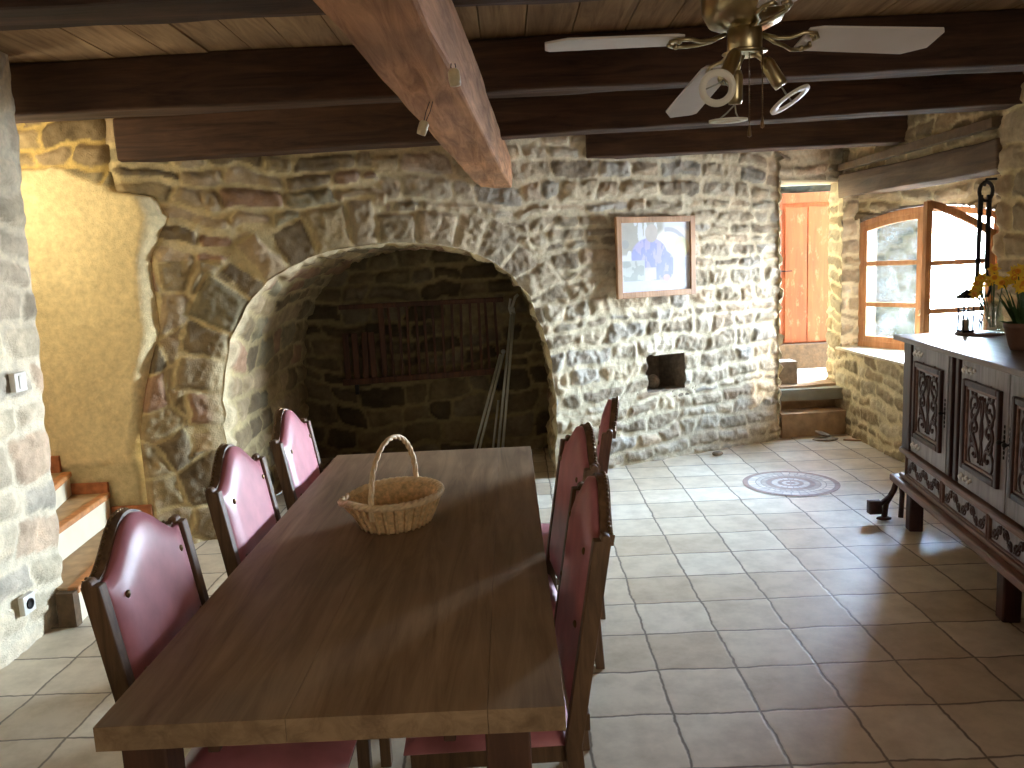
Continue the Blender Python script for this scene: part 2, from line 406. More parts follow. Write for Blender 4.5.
def near_arc(X, Zc):
    bd = np.full(X.shape, 9e9); bx = np.zeros_like(X); bz = np.zeros_like(X); bt = np.zeros_like(X); acc = 0
    for i in range(len(ARC)-1):
        a = ARC[i]; b = ARC[i+1]; e = b-a; l2 = (e**2).sum(); l = math.sqrt(l2)
        t = np.clip(((X-a[0])*e[0]+(Zc-a[1])*e[1])/l2, 0, 1); qx = a[0]+e[0]*t; qz = a[1]+e[1]*t
        d = np.hypot(X-qx, Zc-qz); m = d < bd
        bd = np.where(m, d, bd); bx = np.where(m, qx, bx); bz = np.where(m, qz, bz); bt = np.where(m, acc+t*l, bt); acc += l
    return bd, bx, bz, bt
def inside_arc(X, Zc):
    ins = np.zeros(X.shape, bool); poly = list(map(tuple, ARC)); n = len(poly); j = n-1
    for i in range(n):
        xi, zi = poly[i]; xj, zj = poly[j]
        if abs(zi-zj) > 1e-9:
            c = ((zi > Zc) != (zj > Zc)) & (X < (xj-xi)*(Zc-zi)/(zj-zi)+xi); ins ^= c
        j = i
    return ins | ((Zc <= 0) & (X > -1.8) & (X < .303))
def arch_wall():
    res = .0115; x0, x1, z0, z1 = -2.24, 3.02, -.02, 2.66
    nu = int((x1-x0)*1.105/res); nv = int((z1-z0)/res)
    X, Z = [q.ravel() for q in np.meshgrid(np.linspace(x0, x1, nu), np.linspace(z0, z1, nv), indexing='ij')]
    S = X*1.105
    d, idn = rows(S, Z, 11, (.075, .155), (.13, .36))
    dv, iv = voro(S, Z, 23, .23, 1.05); iv = iv+5000000
    dw, iw = rows(S, Z, 31, (.10, .19), (.16, .42)); iw = iw+3000000
    bnd = (X+1.50)+.1*(fbm(S*3, Z*3, 5, 2)-.5)
    left = (bnd < 0) & (Z < 1.72)
    mid = (~left) & (X < -.75+.3*(fbm(S*2, Z*2, 8, 2)-.5))
    d = np.where(left, np.minimum(dv, np.where(Z < 1.74, -bnd, 9)), np.where(mid, dw, d)); idn = np.where(left, iv, np.where(mid, iw, idn))
    bd, bx, bz, bt = near_arc(X, Z); ins = inside_arc(X, Z)
    rg = np.random.RandomState(4); tb = [0.0]
    while tb[-1] < 6: tb.append(tb[-1]+rg.uniform(.13, .25))
    tb = np.array(tb); tt = bt+.03*(fbm(S*5, Z*5, 77, 2)-.5); k = np.clip(np.searchsorted(tb, tt)-1, 0, len(tb)-2)
    depth = (.17+.17*rg.rand(len(tb)))[k]; depth = depth+.03*(fbm(S*6, Z*6, 78, 2)-.5)
    ring = (~ins) & (bd < depth) & (Z > .55) & (bd > 0)
    ringr = ring & ((X < .12) | (Z > 1.35))
    dr = np.minimum(np.minimum(tt-tb[k], tb[k+1]-tt), np.minimum(depth-bd, bd+.012))
    d = np.where(ringr, dr, np.where((~ins) & (bd < .5) & (bd > depth) & (Z > .5) & ((X < .12) | (Z > 1.35)), np.minimum(d, bd-depth), d))
    idn = np.where(ringr, 9000000+k, idn)
    warm = sst(.0, -1.3, X)
    h1, c1 = stone_fields(d, idn, S, Z, 5, PAL, (210, 197, 168), .017, .0105)
    h2, c2 = stone_fields(d, idn, S, Z, 5, PAL_WARM, (204, 184, 138), .024, .0115)
    h = h1*(1-warm)+h2*warm; col = c1*(1-warm)[:, None]+c2*warm[:, None]
    pxm = np.interp(Z, [0, .45, .6, .914, 1.32, 1.73, 1.98, 2.10, 2.13, 2.7], [-2.2, -2.21, -2.23, -2.17, -2.07, -2.075, -1.98, -2.03, -2.19, -2.2])
    bm_ = sst(.0, -.04, X-pxm); h = h*(1-bm_)-.05*bm_
    # cream pointing smeared along the left jamb edge
    sm = sst(.10, .02, bd+.06*(fbm(S*5, Z*5, 96, 3)-.5))*(X < -1.2)*sst(1.35, 1.1, Z)
    mc = np.array(lin((226, 208, 166))); col = col*(1-sm*.8)[:, None]+mc*(sm*.8)[:, None]; h = h*(1-sm*.6)
    # foot of rubble
    h = h+.05*sst(.5, .0, Z)*(X < -1.82)+.03*sst(.3, 0., Z)*(X > .3)*fbm(S*3, Z*3, 97, 2)
    # square pocket and the doorway
    def rect(a0, a1, b0, b1): return (X > a0) & (X < a1) & (Z > b0) & (Z < b1)
    wob = .012*(fbm(S*14, Z*14, 98, 3)-.5)*2
    hole2 = (X+wob > 1.075) & (X+wob < 1.397) & (Z+wob > .565) & (Z+wob < .845)
    hole3 = rect(2.31, 9, -1, 2.2)
    # fade and snap to arch edge
    h = h*sst(0, .035, bd)
    near = ins & (bd < .022) & (Z > 0); deep = ins & ~near
    X = np.where(near, bx, X); Zs = np.where(near, bz, Z)
    sn = 1/math.hypot(1, WB); nx, ny = WB*sn, -1*sn
    P = np.stack([X+nx*h, WA+WB*X+ny*h, Zs], 1)
    o = grid_mesh('wall_back', P, nu, nv, col, ~(deep | hole2 | hole3)); struct(o)
    return o
arch_wall()
# vault and jambs of the arched recess
def vault():
    arc = np.array(ARC); seg = np.hypot(*(arc[1:]-arc[:-1]).T); cum = np.concatenate([[0], np.cumsum(seg)])
    nu = int(cum[-1]/.016); t = np.linspace(0, cum[-1], nu)
    ax = np.interp(t, cum, arc[:, 0]); az = np.interp(t, cum, arc[:, 1])
    tx = np.gradient(ax); tz = np.gradient(az); ll = np.hypot(tx, tz); nx, nz = tz/ll, -tx/ll   # inward
    nv = 95; V = np.linspace(0, 1, nv)
    yf = WA+WB*ax; T = np.repeat(t, nv); Yf = np.repeat(yf, nv); VV = np.tile(V, nu); Yv = Yf+(6.95-Yf)*VV
    d, idn = rows(Yv, T, 71, (.11, .2), (.16, .34))
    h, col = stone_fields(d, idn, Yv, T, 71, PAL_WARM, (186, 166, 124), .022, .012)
    wl = sst(.16, .04, (Yv-Yf)+.1*(fbm(Yv*4, T*4, 7, 2)-.5)); mc = np.array(lin((220, 202, 164))); col = col*(1-wl*.75)[:, None]+mc*(wl*.75)[:, None]
    h = h*sst(0, .05, Yv-Yf)
    P = np.stack([np.repeat(ax, nv)+np.repeat(nx, nv)*h, Yv, np.repeat(az, nv)+np.repeat(nz, nv)*h], 1)
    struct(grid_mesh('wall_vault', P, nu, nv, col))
vault()
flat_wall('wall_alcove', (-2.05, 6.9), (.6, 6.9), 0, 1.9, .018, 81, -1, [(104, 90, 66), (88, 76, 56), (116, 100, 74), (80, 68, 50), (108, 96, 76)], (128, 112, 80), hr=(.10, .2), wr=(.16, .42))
# pocket box
PM = Matrix.Rotation(math.atan(WB), 4, 'Z'); PM.translation = (1.236, WA+WB*1.236, 0)
k = MB(); hw_ = .19
k.box(-.30, -hw_, .004, .40, .48, .93, PM); k.box(hw_, .30, .004, .40, .48, .93, PM); k.box(-.30, .30, .004, .40, .855, .93, PM); k.box(-.30, .30, .004, .40, .48, .558, PM); k.box(-.3, .3, .36, .42, .48, .93, PM)
struct(k.build('wall_pocket', M['rock']))
# stair wall (plastered) and stone above it
def stair_wall():
    res = .0125; x0, x1 = -3.95, -1.94; z0, z1 = -.02, 2.66
    nu = int((x1-x0)/res); nv = int((z1-z0)/res)
    X, Z = [q.ravel() for q in np.meshgrid(np.linspace(x0, x1, nu), np.linspace(z0, z1, nv), indexing='ij')]
    d, idn = rows(X, Z, 41, (.09, .18), (.16, .36)); h, col = stone_fields(d, idn, X, Z, 41, PAL_WARM, (206, 178, 112), .03)
    top = np.interp(X, [-4, -2.74, -2.5, -2.24, -2.0], [2.3, 2.27, 2.26, 2.16, 2.1])+.05*(fbm(X*7, Z*2, 42, 3)-.5)
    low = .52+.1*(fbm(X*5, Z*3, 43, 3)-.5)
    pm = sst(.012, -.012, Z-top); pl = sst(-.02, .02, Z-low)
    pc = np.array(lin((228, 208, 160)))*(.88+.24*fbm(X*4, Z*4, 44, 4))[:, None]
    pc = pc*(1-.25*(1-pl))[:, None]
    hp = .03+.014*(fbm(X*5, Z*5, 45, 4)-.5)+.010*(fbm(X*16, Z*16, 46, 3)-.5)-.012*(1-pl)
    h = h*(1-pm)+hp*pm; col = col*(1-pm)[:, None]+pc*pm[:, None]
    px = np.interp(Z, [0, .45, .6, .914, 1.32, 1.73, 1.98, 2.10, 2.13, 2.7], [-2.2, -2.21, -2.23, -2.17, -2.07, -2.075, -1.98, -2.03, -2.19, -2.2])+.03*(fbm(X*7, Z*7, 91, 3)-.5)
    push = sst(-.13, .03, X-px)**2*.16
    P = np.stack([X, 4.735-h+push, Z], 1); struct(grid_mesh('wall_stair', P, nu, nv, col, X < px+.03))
stair_wall()
# left wall with its rough end, right walls
def left_wall():
    res = .015; nu = int(4.1/res); nv = int(2.7/res)
    U, V = [q.ravel() for q in np.meshgrid(np.linspace(0, 4.16, nu), np.linspace(-.02, 2.66, nv), indexing='ij')]
    # u runs along Y from 0.1 to 3.72 then turns the corner towards -X
    Yc = 3.755
    d, idn = rows(U, V, 51, (.12, .24), (.18, .5)); h, col = stone_fields(d, idn, U, V, 51, PAL_PALE, (222, 208, 180), .026, .014)
    h = h*.8; wav = .06*(fbm(V*2, V*0+.5, 52, 3)-.5)
    bul = .05*sst(.9, .0, V)
    Yy = U+.02; corner = Yc+wav-.02*sst(1.2, 2.3, V)*0
    rr = .05; over = Yy-(corner-rr)
    ang = np.clip(over/rr, 0, PI/2)
    X = -2.235+.03*V-np.where(over > 0, rr*(1-np.cos(ang)), 0)-np.maximum(0, over-rr*PI/2)
    Yp = np.where(over > 0, corner-rr+rr*np.sin(ang), Yy)
    nxx = np.cos(ang); nyy = np.sin(ang)
    hc = h*(1-.6*np.exp(-((Yy-Yc)/.09)**2)); P = np.stack([X+nxx*hc, Yp+nyy*hc, V], 1); struct(grid_mesh('wall_left', P, nu, nv, col))
left_wall()
plain('wall_left_rear', -2.4, -2.22, -1.7, .05, 0, 2.66, M['rock'])
plain('wall_left_core', -4.0, -2.45, 3.5, 3.62, 0, 2.66, M['rock'])
plain('wall_landing', -4.0, -3.9, 3.6, 4.75, 0, 2.66, M['riser'])
plain('wall_rear', -2.4, 3.1, -1.8, -1.6, 0, 2.66, M['riser'])
plain('wall_right_rear', 2.95, 3.1, -1.7, 2.6, 0, 2.66, M['rock'])
# right wall pier (visible above the sideboard) turning the corner into the window recess
def pier():
    res = .014; nu = int(2.62/res); nv = int(2.7/res)
    U, V = [q.ravel() for q in np.meshgrid(np.linspace(0, 2.62, nu), np.linspace(-.02, 2.66, nv), indexing='ij')]
    d, idn = rows(U, V, 61, (.10, .2), (.18, .42)); h, col = stone_fields(d, idn, U, V, 61, [(186, 162, 128), (172, 148, 116), (158, 136, 106), (176, 156, 126)], (208, 186, 142), .03)
    corner = 4.9+.05*(fbm(V*4, V*0+.5, 62, 3)-.5); rr = .07; Yy = 2.4+U; over = Yy-(corner-rr); ang = np.clip(over/rr, 0, PI/2)
    X = 2.95+np.where(over > 0, rr*(1-np.cos(ang)), 0)+np.maximum(0, over-rr*PI/2)
    Yp = np.where(over > 0, corner-rr+rr*np.sin(ang), Yy)
    P = np.stack([X-np.cos(ang)*h, Yp+np.sin(ang)*h, V], 1); struct(grid_mesh('wall_right', P, nu, nv, col))
pier()
RP = [(164, 146, 118), (150, 132, 104), (176, 160, 132), (140, 122, 96), (158, 136, 104)]
RM = (206, 188, 150)
flat_wall('wall_right_parapet', (2.93, 4.85), (2.93, 7.15), -.02, .752, .013, 63, 1, RP, RM, relief=.014)
flat_wall('wall_right_upper', (2.965, 4.85), (2.965, 7.2), 2.2, 2.66, .015, 64, 1, RP, RM, relief=.014)
# outer wall with the window, splayed towards the room: local x along the wall, y outwards
WAx, WAy = 3.04, 7.05
WD = Vector((.459, -.889, 0)).normalized(); WN = Vector((.889, .459, 0)).normalized(); WL = 1.24; WZ0 = .80
WM = Matrix((WD, WN, Vector((0, 0, 1)))).transposed().to_4x4(); WM.translation = (WAx, WAy, 0)
def wtop(x): return 1.825+.098*np.clip(1-((x-WL/2)/(WL/2))**2, 0, 1)
P0 = (WAx-WD.x*.12, WAy-WD.y*.12); P1 = (WAx+WD.x*(WL+.12), WAy+WD.y*(WL+.12))
flat_wall('wall_window', P0, P1, .70, 2.66, .012, 65, -1, RP, RM, relief=.02,
          hole=lambda U, V: (U-.12 > 0) & (U-.12 < WL) & (V > .757) & (V < wtop(U-.12)+.012))
flat_wall('wall_window_return', (2.92, 7.03), (3.07, 7.03), .70, 2.66, .012, 68, -1, RP, RM, relief=.02)
flat_wall('wall_reveal', (2.98, 4.86), (3.72, 5.90), .70, 2.66, .013, 69, 1, RP, RM, relief=.02)
kk = MB()
kk.box(-.16, .0, .04, .28, .4, 2.66, WM); kk.box(WL, WL+1.2, .04, .28, .4, 2.66, WM); kk.box(0, WL, .04, .28, .4, .75, WM)
for i in range(24):
    a = WL*i/24; b = WL*(i+1)/24; kk.box(a, b, .04, .28, float(wtop((a+b)/2))+.006, 2.66, WM)
struct(kk.build('wall_window_core', M['rock']))
flat_wall('wall_door_reveal', (2.945, 7.38), (2.945, 7.06), .38, 2.22, .012, 70, -1, RP, RM, relief=.015)
plain('wall_corner_core', 2.965, 3.08, 7.06, 7.36, 0, 2.66, M['rock'])
NP = [(2.90, 4.88), (2.90, 7.10), (3.06, 7.10), (3.80, 5.78), (3.05, 4.78)]
def flatpoly(name, z0, z1, mat):
    n = len(NP); vs = [(x, y, z) for z in (z0, z1) for (x, y) in NP]
    return struct(MB().add(vs, [tuple(range(n)), tuple(range(2*n-1, n-1, -1))]+[(i, (i+1) % n, (i+1) % n+n, i+n) for i in range(n)]).build(name, mat, bevel=.004))
flatpoly('trim_2', .735, .757, M['slab']); flatpoly('ceiling_recess', 2.28, 2.34, M['stepside'])
# door passage: left reveal, ceiling, steps, far outside wall
flat_wall('wall_passage', (2.295, 6.81), (2.72, 8.34), 0, 2.5, .03, 66, -1, RP, RM)
plain('wall_passage_core', 2.05, 2.3, 7.0, 8.45, 0, 2.7, M['rock'])
struct(MB().add([(x, y, z) for z in (2.2, 2.36) for (x, y) in ((2.25, 6.85), (3.05, 7.22), (3.05, 7.42), (2.25, 7.42))], [(0, 1, 2, 3), (7, 6, 5, 4), (0, 1, 5, 4), (1, 2, 6, 5), (2, 3, 7, 6), (3, 0, 4, 7)]).build('ceiling_passage', M['slab']))
flat_wall('wall_outside', (2.4, 8.36), (4.33, 8.36), -.02, 2.9, .02, 67, -1, [(66, 68, 62), (56, 60, 56), (74, 74, 64), (62, 70, 56)], (84, 84, 72),
          hole=lambda U, V: (2.4+U > 2.72) & (2.4+U < 3.42) & (V > .62) & (V < 2.2))
plain('wall_outside_core', 2.2, 4.33, 8.40, 8.55, 0, 2.9, M['slab'])
plain('floor_outside', 2.3, 12, 7.0, 14, .30, .40, M['ground'])

# stone steps up to the door
def rough_box(mb, x0, x1, y0, y1, z0, z1, amp=.012, res=.04, seed=1, skew=0):
    """closed box with subdivided, wobbling faces"""
    def face(o, u, v, lu, lv):
        nu = max(2, int(lu/res)+1); nv = max(2, int(lv/res)+1); vs = []
        for i in range(nu+1):
            for j in range(nv+1):
                p = Vector(o)+Vector(u)*(lu*i/nu)+Vector(v)*(lv*j/nv)
                q = []
                for a, ax in enumerate((0, 1, 2)):
                    n1 = float(fbm(np.array([p[(a+1) % 3]*3+seed+a*7.3+p[a]*1.3]), np.array([p[(a+2) % 3]*3+seed*.7+p[a]*.9]), seed+a, 3)[0])-.5
                    q.append(p[a]+n1*amp*2)
                q[1] += skew*(p[0]-x0)
                vs.append(q)
        fs = [(i*(nv+1)+j, (i+1)*(nv+1)+j, (i+1)*(nv+1)+j+1, i*(nv+1)+j+1) for i in range(nu) for j in range(nv)]
        mb.add(vs, fs)
    X, Y, Zz = (1, 0, 0), (0, 1, 0), (0, 0, 1); dx, dy, dz = x1-x0, y1-y0, z1-z0
    face((x0, y0, z0), X, Zz, dx, dz); face((x0, y1, z0), X, Zz, dx, dz); face((x0, y0, z0), X, Y, dx, dy); face((x0, y0, z1), X, Y, dx, dy)
    face((x0, y0, z0), Y, Zz, dy, dz); face((x1, y0, z0), Y, Zz, dy, dz)
    return mb
stp = empty('stone_step', (0, 0, 0), 'worn two-tread stone steps rising from the tiled floor to the orange door', 'steps')
rough_box(MB(), 2.335, 2.95, 6.84, 7.3, 0, .21, .014, .04, 3, .12).build('lower_tread', M['stonestep'], stp, True, .01)
rough_box(MB(), 2.335, 2.95, 7.07, 7.4, .1, .42, .014, .04, 5, .12).build('upper_tread', M['stonestep'], stp, True, .01)
plain('floor_threshold', 2.3, 3.6, 7.3, 8.4, .3, .415, M['slab'])
plain('trim_3', 2.6, 3.46, 8.2, 8.36, .41, .665, M['stepside'])
# stone corner block left of threshold
o = rough_box(MB(), 2.36, 2.6, 7.2, 7.42, .41, .62, .012, .03, 9).build('trim_4', M['rock'], None, True); struct(o)

# the orange door
dr = struct(MB().box(2.74, 3.41, 8.31, 8.35, .67, 2.19).build('door_1', M['orange'], bevel=.003))
MB().box(2.72, 2.815, 8.27, 8.33, .665, 2.2).build('door_frame', M['orange'], dr, bevel=.004)
MB().box(2.815, 3.42, 8.28, 8.33, 2.10, 2.2).build('door_frame', M['orange'], dr, bevel=.004)
MB().box(2.86, 3.085, 8.295, 8.312, .68, 2.06).build('door_plank', M['orange'], dr, bevel=.004)
MB().box(3.095, 3.36, 8.295, 8.312, .68, 2.06).build('door_plank', M['orange'], dr, bevel=.004)
MB().tube([(2.80, 8.26, 1.42), (2.92, 8.26, 1.42)], .006).build('door_bolt', M['iron'], dr)

# ------------------------------------------------------------------ window
def arch_bar(mb, x0, x1, off, th, y0, y1, n=12, zt=None):
    zt = zt or (lambda x: float(wtop(x)))
    for i in range(n):
        a = x0+(x1-x0)*i/n; b = x0+(x1-x0)*(i+1)/n
        za, zb = zt(a)-off, zt(b)-off
        mb.add([(a, y0, za-th), (b, y0, zb-th), (b, y0, zb), (a, y0, za), (a, y1, za-th), (b, y1, zb-th), (b, y1, zb), (a, y1, za)],
               [(0, 1, 2, 3), (7, 6, 5, 4), (0, 4, 5, 1), (3, 2, 6, 7)]+([(0, 3, 7, 4)] if i == 0 else [])+([(1, 5, 6, 2)] if i == n-1 else []))
    return mb
f = MB(); f.box(0, .05, .03, .10, WZ0-.045, float(wtop(0))); f.box(WL-.05, WL, .03, .10, WZ0-.045, float(wtop(WL)))
f.box(.05, WL-.05, .03, .10, WZ0-.045, WZ0+.01); arch_bar(f, 0, WL, 0, .05, .03, .10)
win = struct(f.build('window_1', M['winwood'], bevel=.003)); win.matrix_world = WM
def sash(parent, x0, x1, y0, y1, ztop, z0, bars, name='sash', M_=None):
    s = MB(); w = .05
    s.box(x0, x0+w, y0, y1, z0, ztop(x0+w/2)); s.box(x1-w, x1, y0, y1, z0, ztop(x1-w/2)); s.box(x0+w, x1-w, y0, y1, z0, z0+w)
    arch_bar(s, x0+w/2, x1-w/2, -.01, .055, y0, y1, 8, ztop)
    for zb in bars: s.box(x0+w, x1-w, y0+.004, y1-.004, zb-.019, zb+.019)
    o = s.build(name, M['winwood'], parent, bevel=.002)
    zz = [z0+w]+[b for b in bars]+[None]
    for i in range(len(bars)+1):
        za = (bars[i-1]+.017) if i else z0+w-.005
        p = MB(); ym = (y0+y1)/2
        if i < len(bars): p.box(x0+w-.006, x1-w+.006, ym-.002, ym+.002, za, bars[i]-.017)
        else:
            n = 8; xs = [x0+w-.006+(x1-x0-2*w+.012)*q/n for q in range(n+1)]
            outl = [(xs[0], za), (xs[-1], za)]+[(x, ztop(x)-.04) for x in xs[::-1]]
            p.prism(outl, ym-.002, ym+.002)
        p.build('pane', M['pane'], o)
    return o
sash(win, .045, WL/2, .035, .075, lambda x: float(wtop(x))-.05, WZ0+.005, [1.13, 1.48])
lf = sash(win, -.59, 0, -.02, .02, lambda x: 1.925-.235*max(0., (x+.59)/.59)**1.35, WZ0+.012, [1.13, 1.48], 'open_sash')
lf.location = (WL-.02, .0, 0); lf.rotation_euler = (0, 0, LEAF)
hb = MB(); hb.ball((-.565, .045, 1.13), .018); hb.tube([(-.565, .02, 1.13), (-.565, .05, 1.13), (-.58, .055, 1.10)], .007); hb.build('window_handle', M['brass'], lf, True)

# ------------------------------------------------------------------ floor, ceiling
plain('floor', -4.0, 5.0, -1.8, 7.6, -.1, 0, M['floor'])
cb = MB(); x = -4.0; q = 0
while x < 5.0:
    w = R_.uniform(.17, .26); dz = R_.uniform(0, .008); cb.box(x, x+w-.006, -1.8, 7.4, 2.62+dz, 2.66); x += w
cb.box(-4, 5, -1.8, 7.6, 2.655, 2.7)
struct(cb.build('ceiling', M['boards']))

def log(name, a, b, w, h, mat, seed, amp=.012, label='', cat='beam', group=None, res=.07, taper=(1, 1)):
    """hewn beam: a,b = centre of the underside at its ends; own local frame along the beam"""
    a, b = Vector(a), Vector(b); d = b-a; ln = d.length; e = d.normalized(); x = e.cross(Vector((0, 0, 1))).normalized(); z = x.cross(e)
    n = int(ln/res); prof = [(-.5, 0), (-.25, 0), (0, 0), (.25, 0), (.5, 0), (.5, .33), (.5, .66), (.5, 1), (0, 1), (-.5, 1), (-.5, .66), (-.5, .33)]
    vs = []; m = len(prof)
    for i in range(n+1):
        t = i/n; sc = taper[0]+(taper[1]-taper[0])*t
        for j, (u, v) in enumerate(prof):
            ch = .96 if (abs(u) == .5 and v in (0, 1)) else 1
            jj = np.array([j*.9+seed]); nn = [float(fbm(np.array([t*ln*2.2+seed+k*9]), jj, seed+k, 3)[0])-.5 for k in (0, 1)]
            uu = u*w*ch*sc+nn[0]*amp*2; vv = h*(.5+(v-.5)*(ch if v else 1)*sc)+nn[1]*amp*2
            vs.append(a+e*(t*ln)+x*uu+z*vv)
    fs = [(i*m+j, i*m+(j+1) % m, (i+1)*m+(j+1) % m, (i+1)*m+j) for i in range(n) for j in range(m)]
    fs += [tuple(range(m))[::-1], tuple(n*m+j for j in range(m))]
    o = MB().add(vs, fs).build(name, mat, None, False, .012, 2)
    return tag(o, label, cat, group) if label else struct(o)
BG = 'dark joists under the plank ceiling'
log('ceiling_beam', (-.325, .6, 2.145), (-.04, 5.93, 2.145), .225, .235, M['bigbeam'], 3, .008, 'thick pale brown main beam running away above the table under the joists', 'beam')
log('ceiling_beam', (-2.35, 2.52, 2.385), (3.0, 2.45, 2.385), .2, .24, M['beam'], 5, .01, 'dark joist nearest the camera at the top edge of the picture', 'beam', BG)
log('ceiling_beam', (-2.45, 3.93, 2.385), (3.0, 3.78, 2.385), .17, .24, M['beam'], 7, .01, 'full-width dark joist second from the camera, just behind the fan', 'beam', BG)
log('ceiling_beam', (-2.17, 4.75, 2.287), (3.0, 4.75, 2.375), .18, .24, M['beam'], 9, .01, 'dark joist second from the wall, its left end set in the stone beside the plaster', 'beam', BG)
log('ceiling_beam', (.62, 6.1, 2.355), (3.05, 6.1, 2.365), .16, .26, M['beam'], 11, .008, 'short dark joist against the back wall above picture and door', 'beam', BG)
log('window_lintel', (3.03, 7.12, 2.06), (3.03, 4.84, 2.03), .24, .19, M['lintel'], 13, .014, 'rough grey-brown wooden lintel spanning the window recess', 'beam')

# ------------------------------------------------------------------ interior stair
st = empty('staircase', (-2.3, 4.1, 0), 'short tiled stair with white risers climbing left behind the stone wall end', 'stairs')
def quad_step(z0, z1, p_near, p_far, q_near, q_far, nm):
    """tread between front edge p and back edge q"""
    off = Vector((2.3, -4.1, 0))
    def V3(p, z): return Vector((p[0], p[1], z))+off
    b = MB(); b.add([V3(p_near, z0), V3(p_far, z0), V3(q_far, z0), V3(q_near, z0), V3(p_near, z1-.03), V3(p_far, z1-.03), V3(q_far, z1-.03), V3(q_near, z1-.03)],
                    [(0, 1, 2, 3), (4, 5, 6, 7), (0, 1, 5, 4), (1, 2, 6, 5), (2, 3, 7, 6), (3, 0, 4, 7)])
    b.build('riser', M['riser'], st)
    t = MB(); t.add([V3(p_near, z1-.03), V3(p_far, z1-.03), V3(q_far, z1-.03), V3(q_near, z1-.03), V3(p_near, z1-.002), V3(p_far, z1-.002), V3(q_far, z1-.002), V3(q_near, z1-.002)],
                    [(0, 1, 2, 3), (4, 5, 6, 7), (0, 1, 5, 4), (1, 2, 6, 5), (2, 3, 7, 6), (3, 0, 4, 7)])
    t.build('tread', M['tread'], st)
    e = MB(); e.bar(V3((p_near[0]-.014, p_near[1]), z1-.014), V3((p_far[0]-.014, p_far[1]), z1-.014), .055, .034); e.build('nosing', M['nosing'], st, False, .008)
quad_step(0, .18, (-2.12, 3.64), (-2.25, 4.69), (-3.89, 3.86), (-3.89, 4.69), 1)
quad_step(.18, .36, (-2.38, 3.86), (-2.46, 4.69), (-3.89, 3.86), (-3.89, 4.69), 2)
quad_step(.36, .50, (-2.46, 3.86), (-2.68, 4.69), (-3.89, 3.86), (-3.89, 4.69), 3)
quad_step(.50, .66, (-2.72, 3.86), (-2.95, 4.69), (-3.89, 3.86), (-3.89, 4.69), 4)
rough_box(MB(), .10, .185, -.50, -.45, 0, .168, .008, .03, 4).build('step_side', M['stepside'], st, True)
MB().box(-.155, .09, .585, .61, .178, .272).build('skirting_tile', M['terracotta'], st, False, .004)
MB().box(-.425, -.16, .585, .61, .358, .424).build('skirting_tile', M['terracotta'], st, False, .004)
MB().box(-.65, -.43, .585, .61, .498, .60).build('skirting_tile', M['terracotta'], st, False, .004)

# ------------------------------------------------------------------ table
TX0, TX1, TY0, TY1, TZ = -.825, .073, 1.412, 3.63, .77
tb = empty('dining_table', ((TX0+TX1)/2, (TY0+TY1)/2, 0), 'long dark oak plank dining table in the middle of the room', 'table')
cx, cy = (TX0+TX1)/2, (TY0+TY1)/2
t = MB(); xs = [TX0, -.46, -.075, TX1]
for i in range(3):
    g = .0005; t.box(xs[i]-cx+(g if i else 0), xs[i+1]-cx-(g if i < 2 else 0), TY0-cy, TY1-cy, TZ-.05, TZ)
t.box(TX0-cx+.004, TX1-cx-.004, TY0-cy+.004, TY1-cy-.004, TZ-.048, TZ-.006)
t.build('tabletop', M['table'], tb, False, .0008)
for sx in (-.384, .336):
    for sy in (-1.02, 1.067):
        MB().box(sx-.045, sx+.045, sy-.04, sy+.04, 0, TZ-.05).build('leg', M['table_leg'], tb, False, .006)
for sx in (-.25, .22): MB().box(sx-.012, sx+.012, -1.05, 1.05, TZ-.10, TZ-.05).build('apron', M['table_leg'], tb, False, .003)

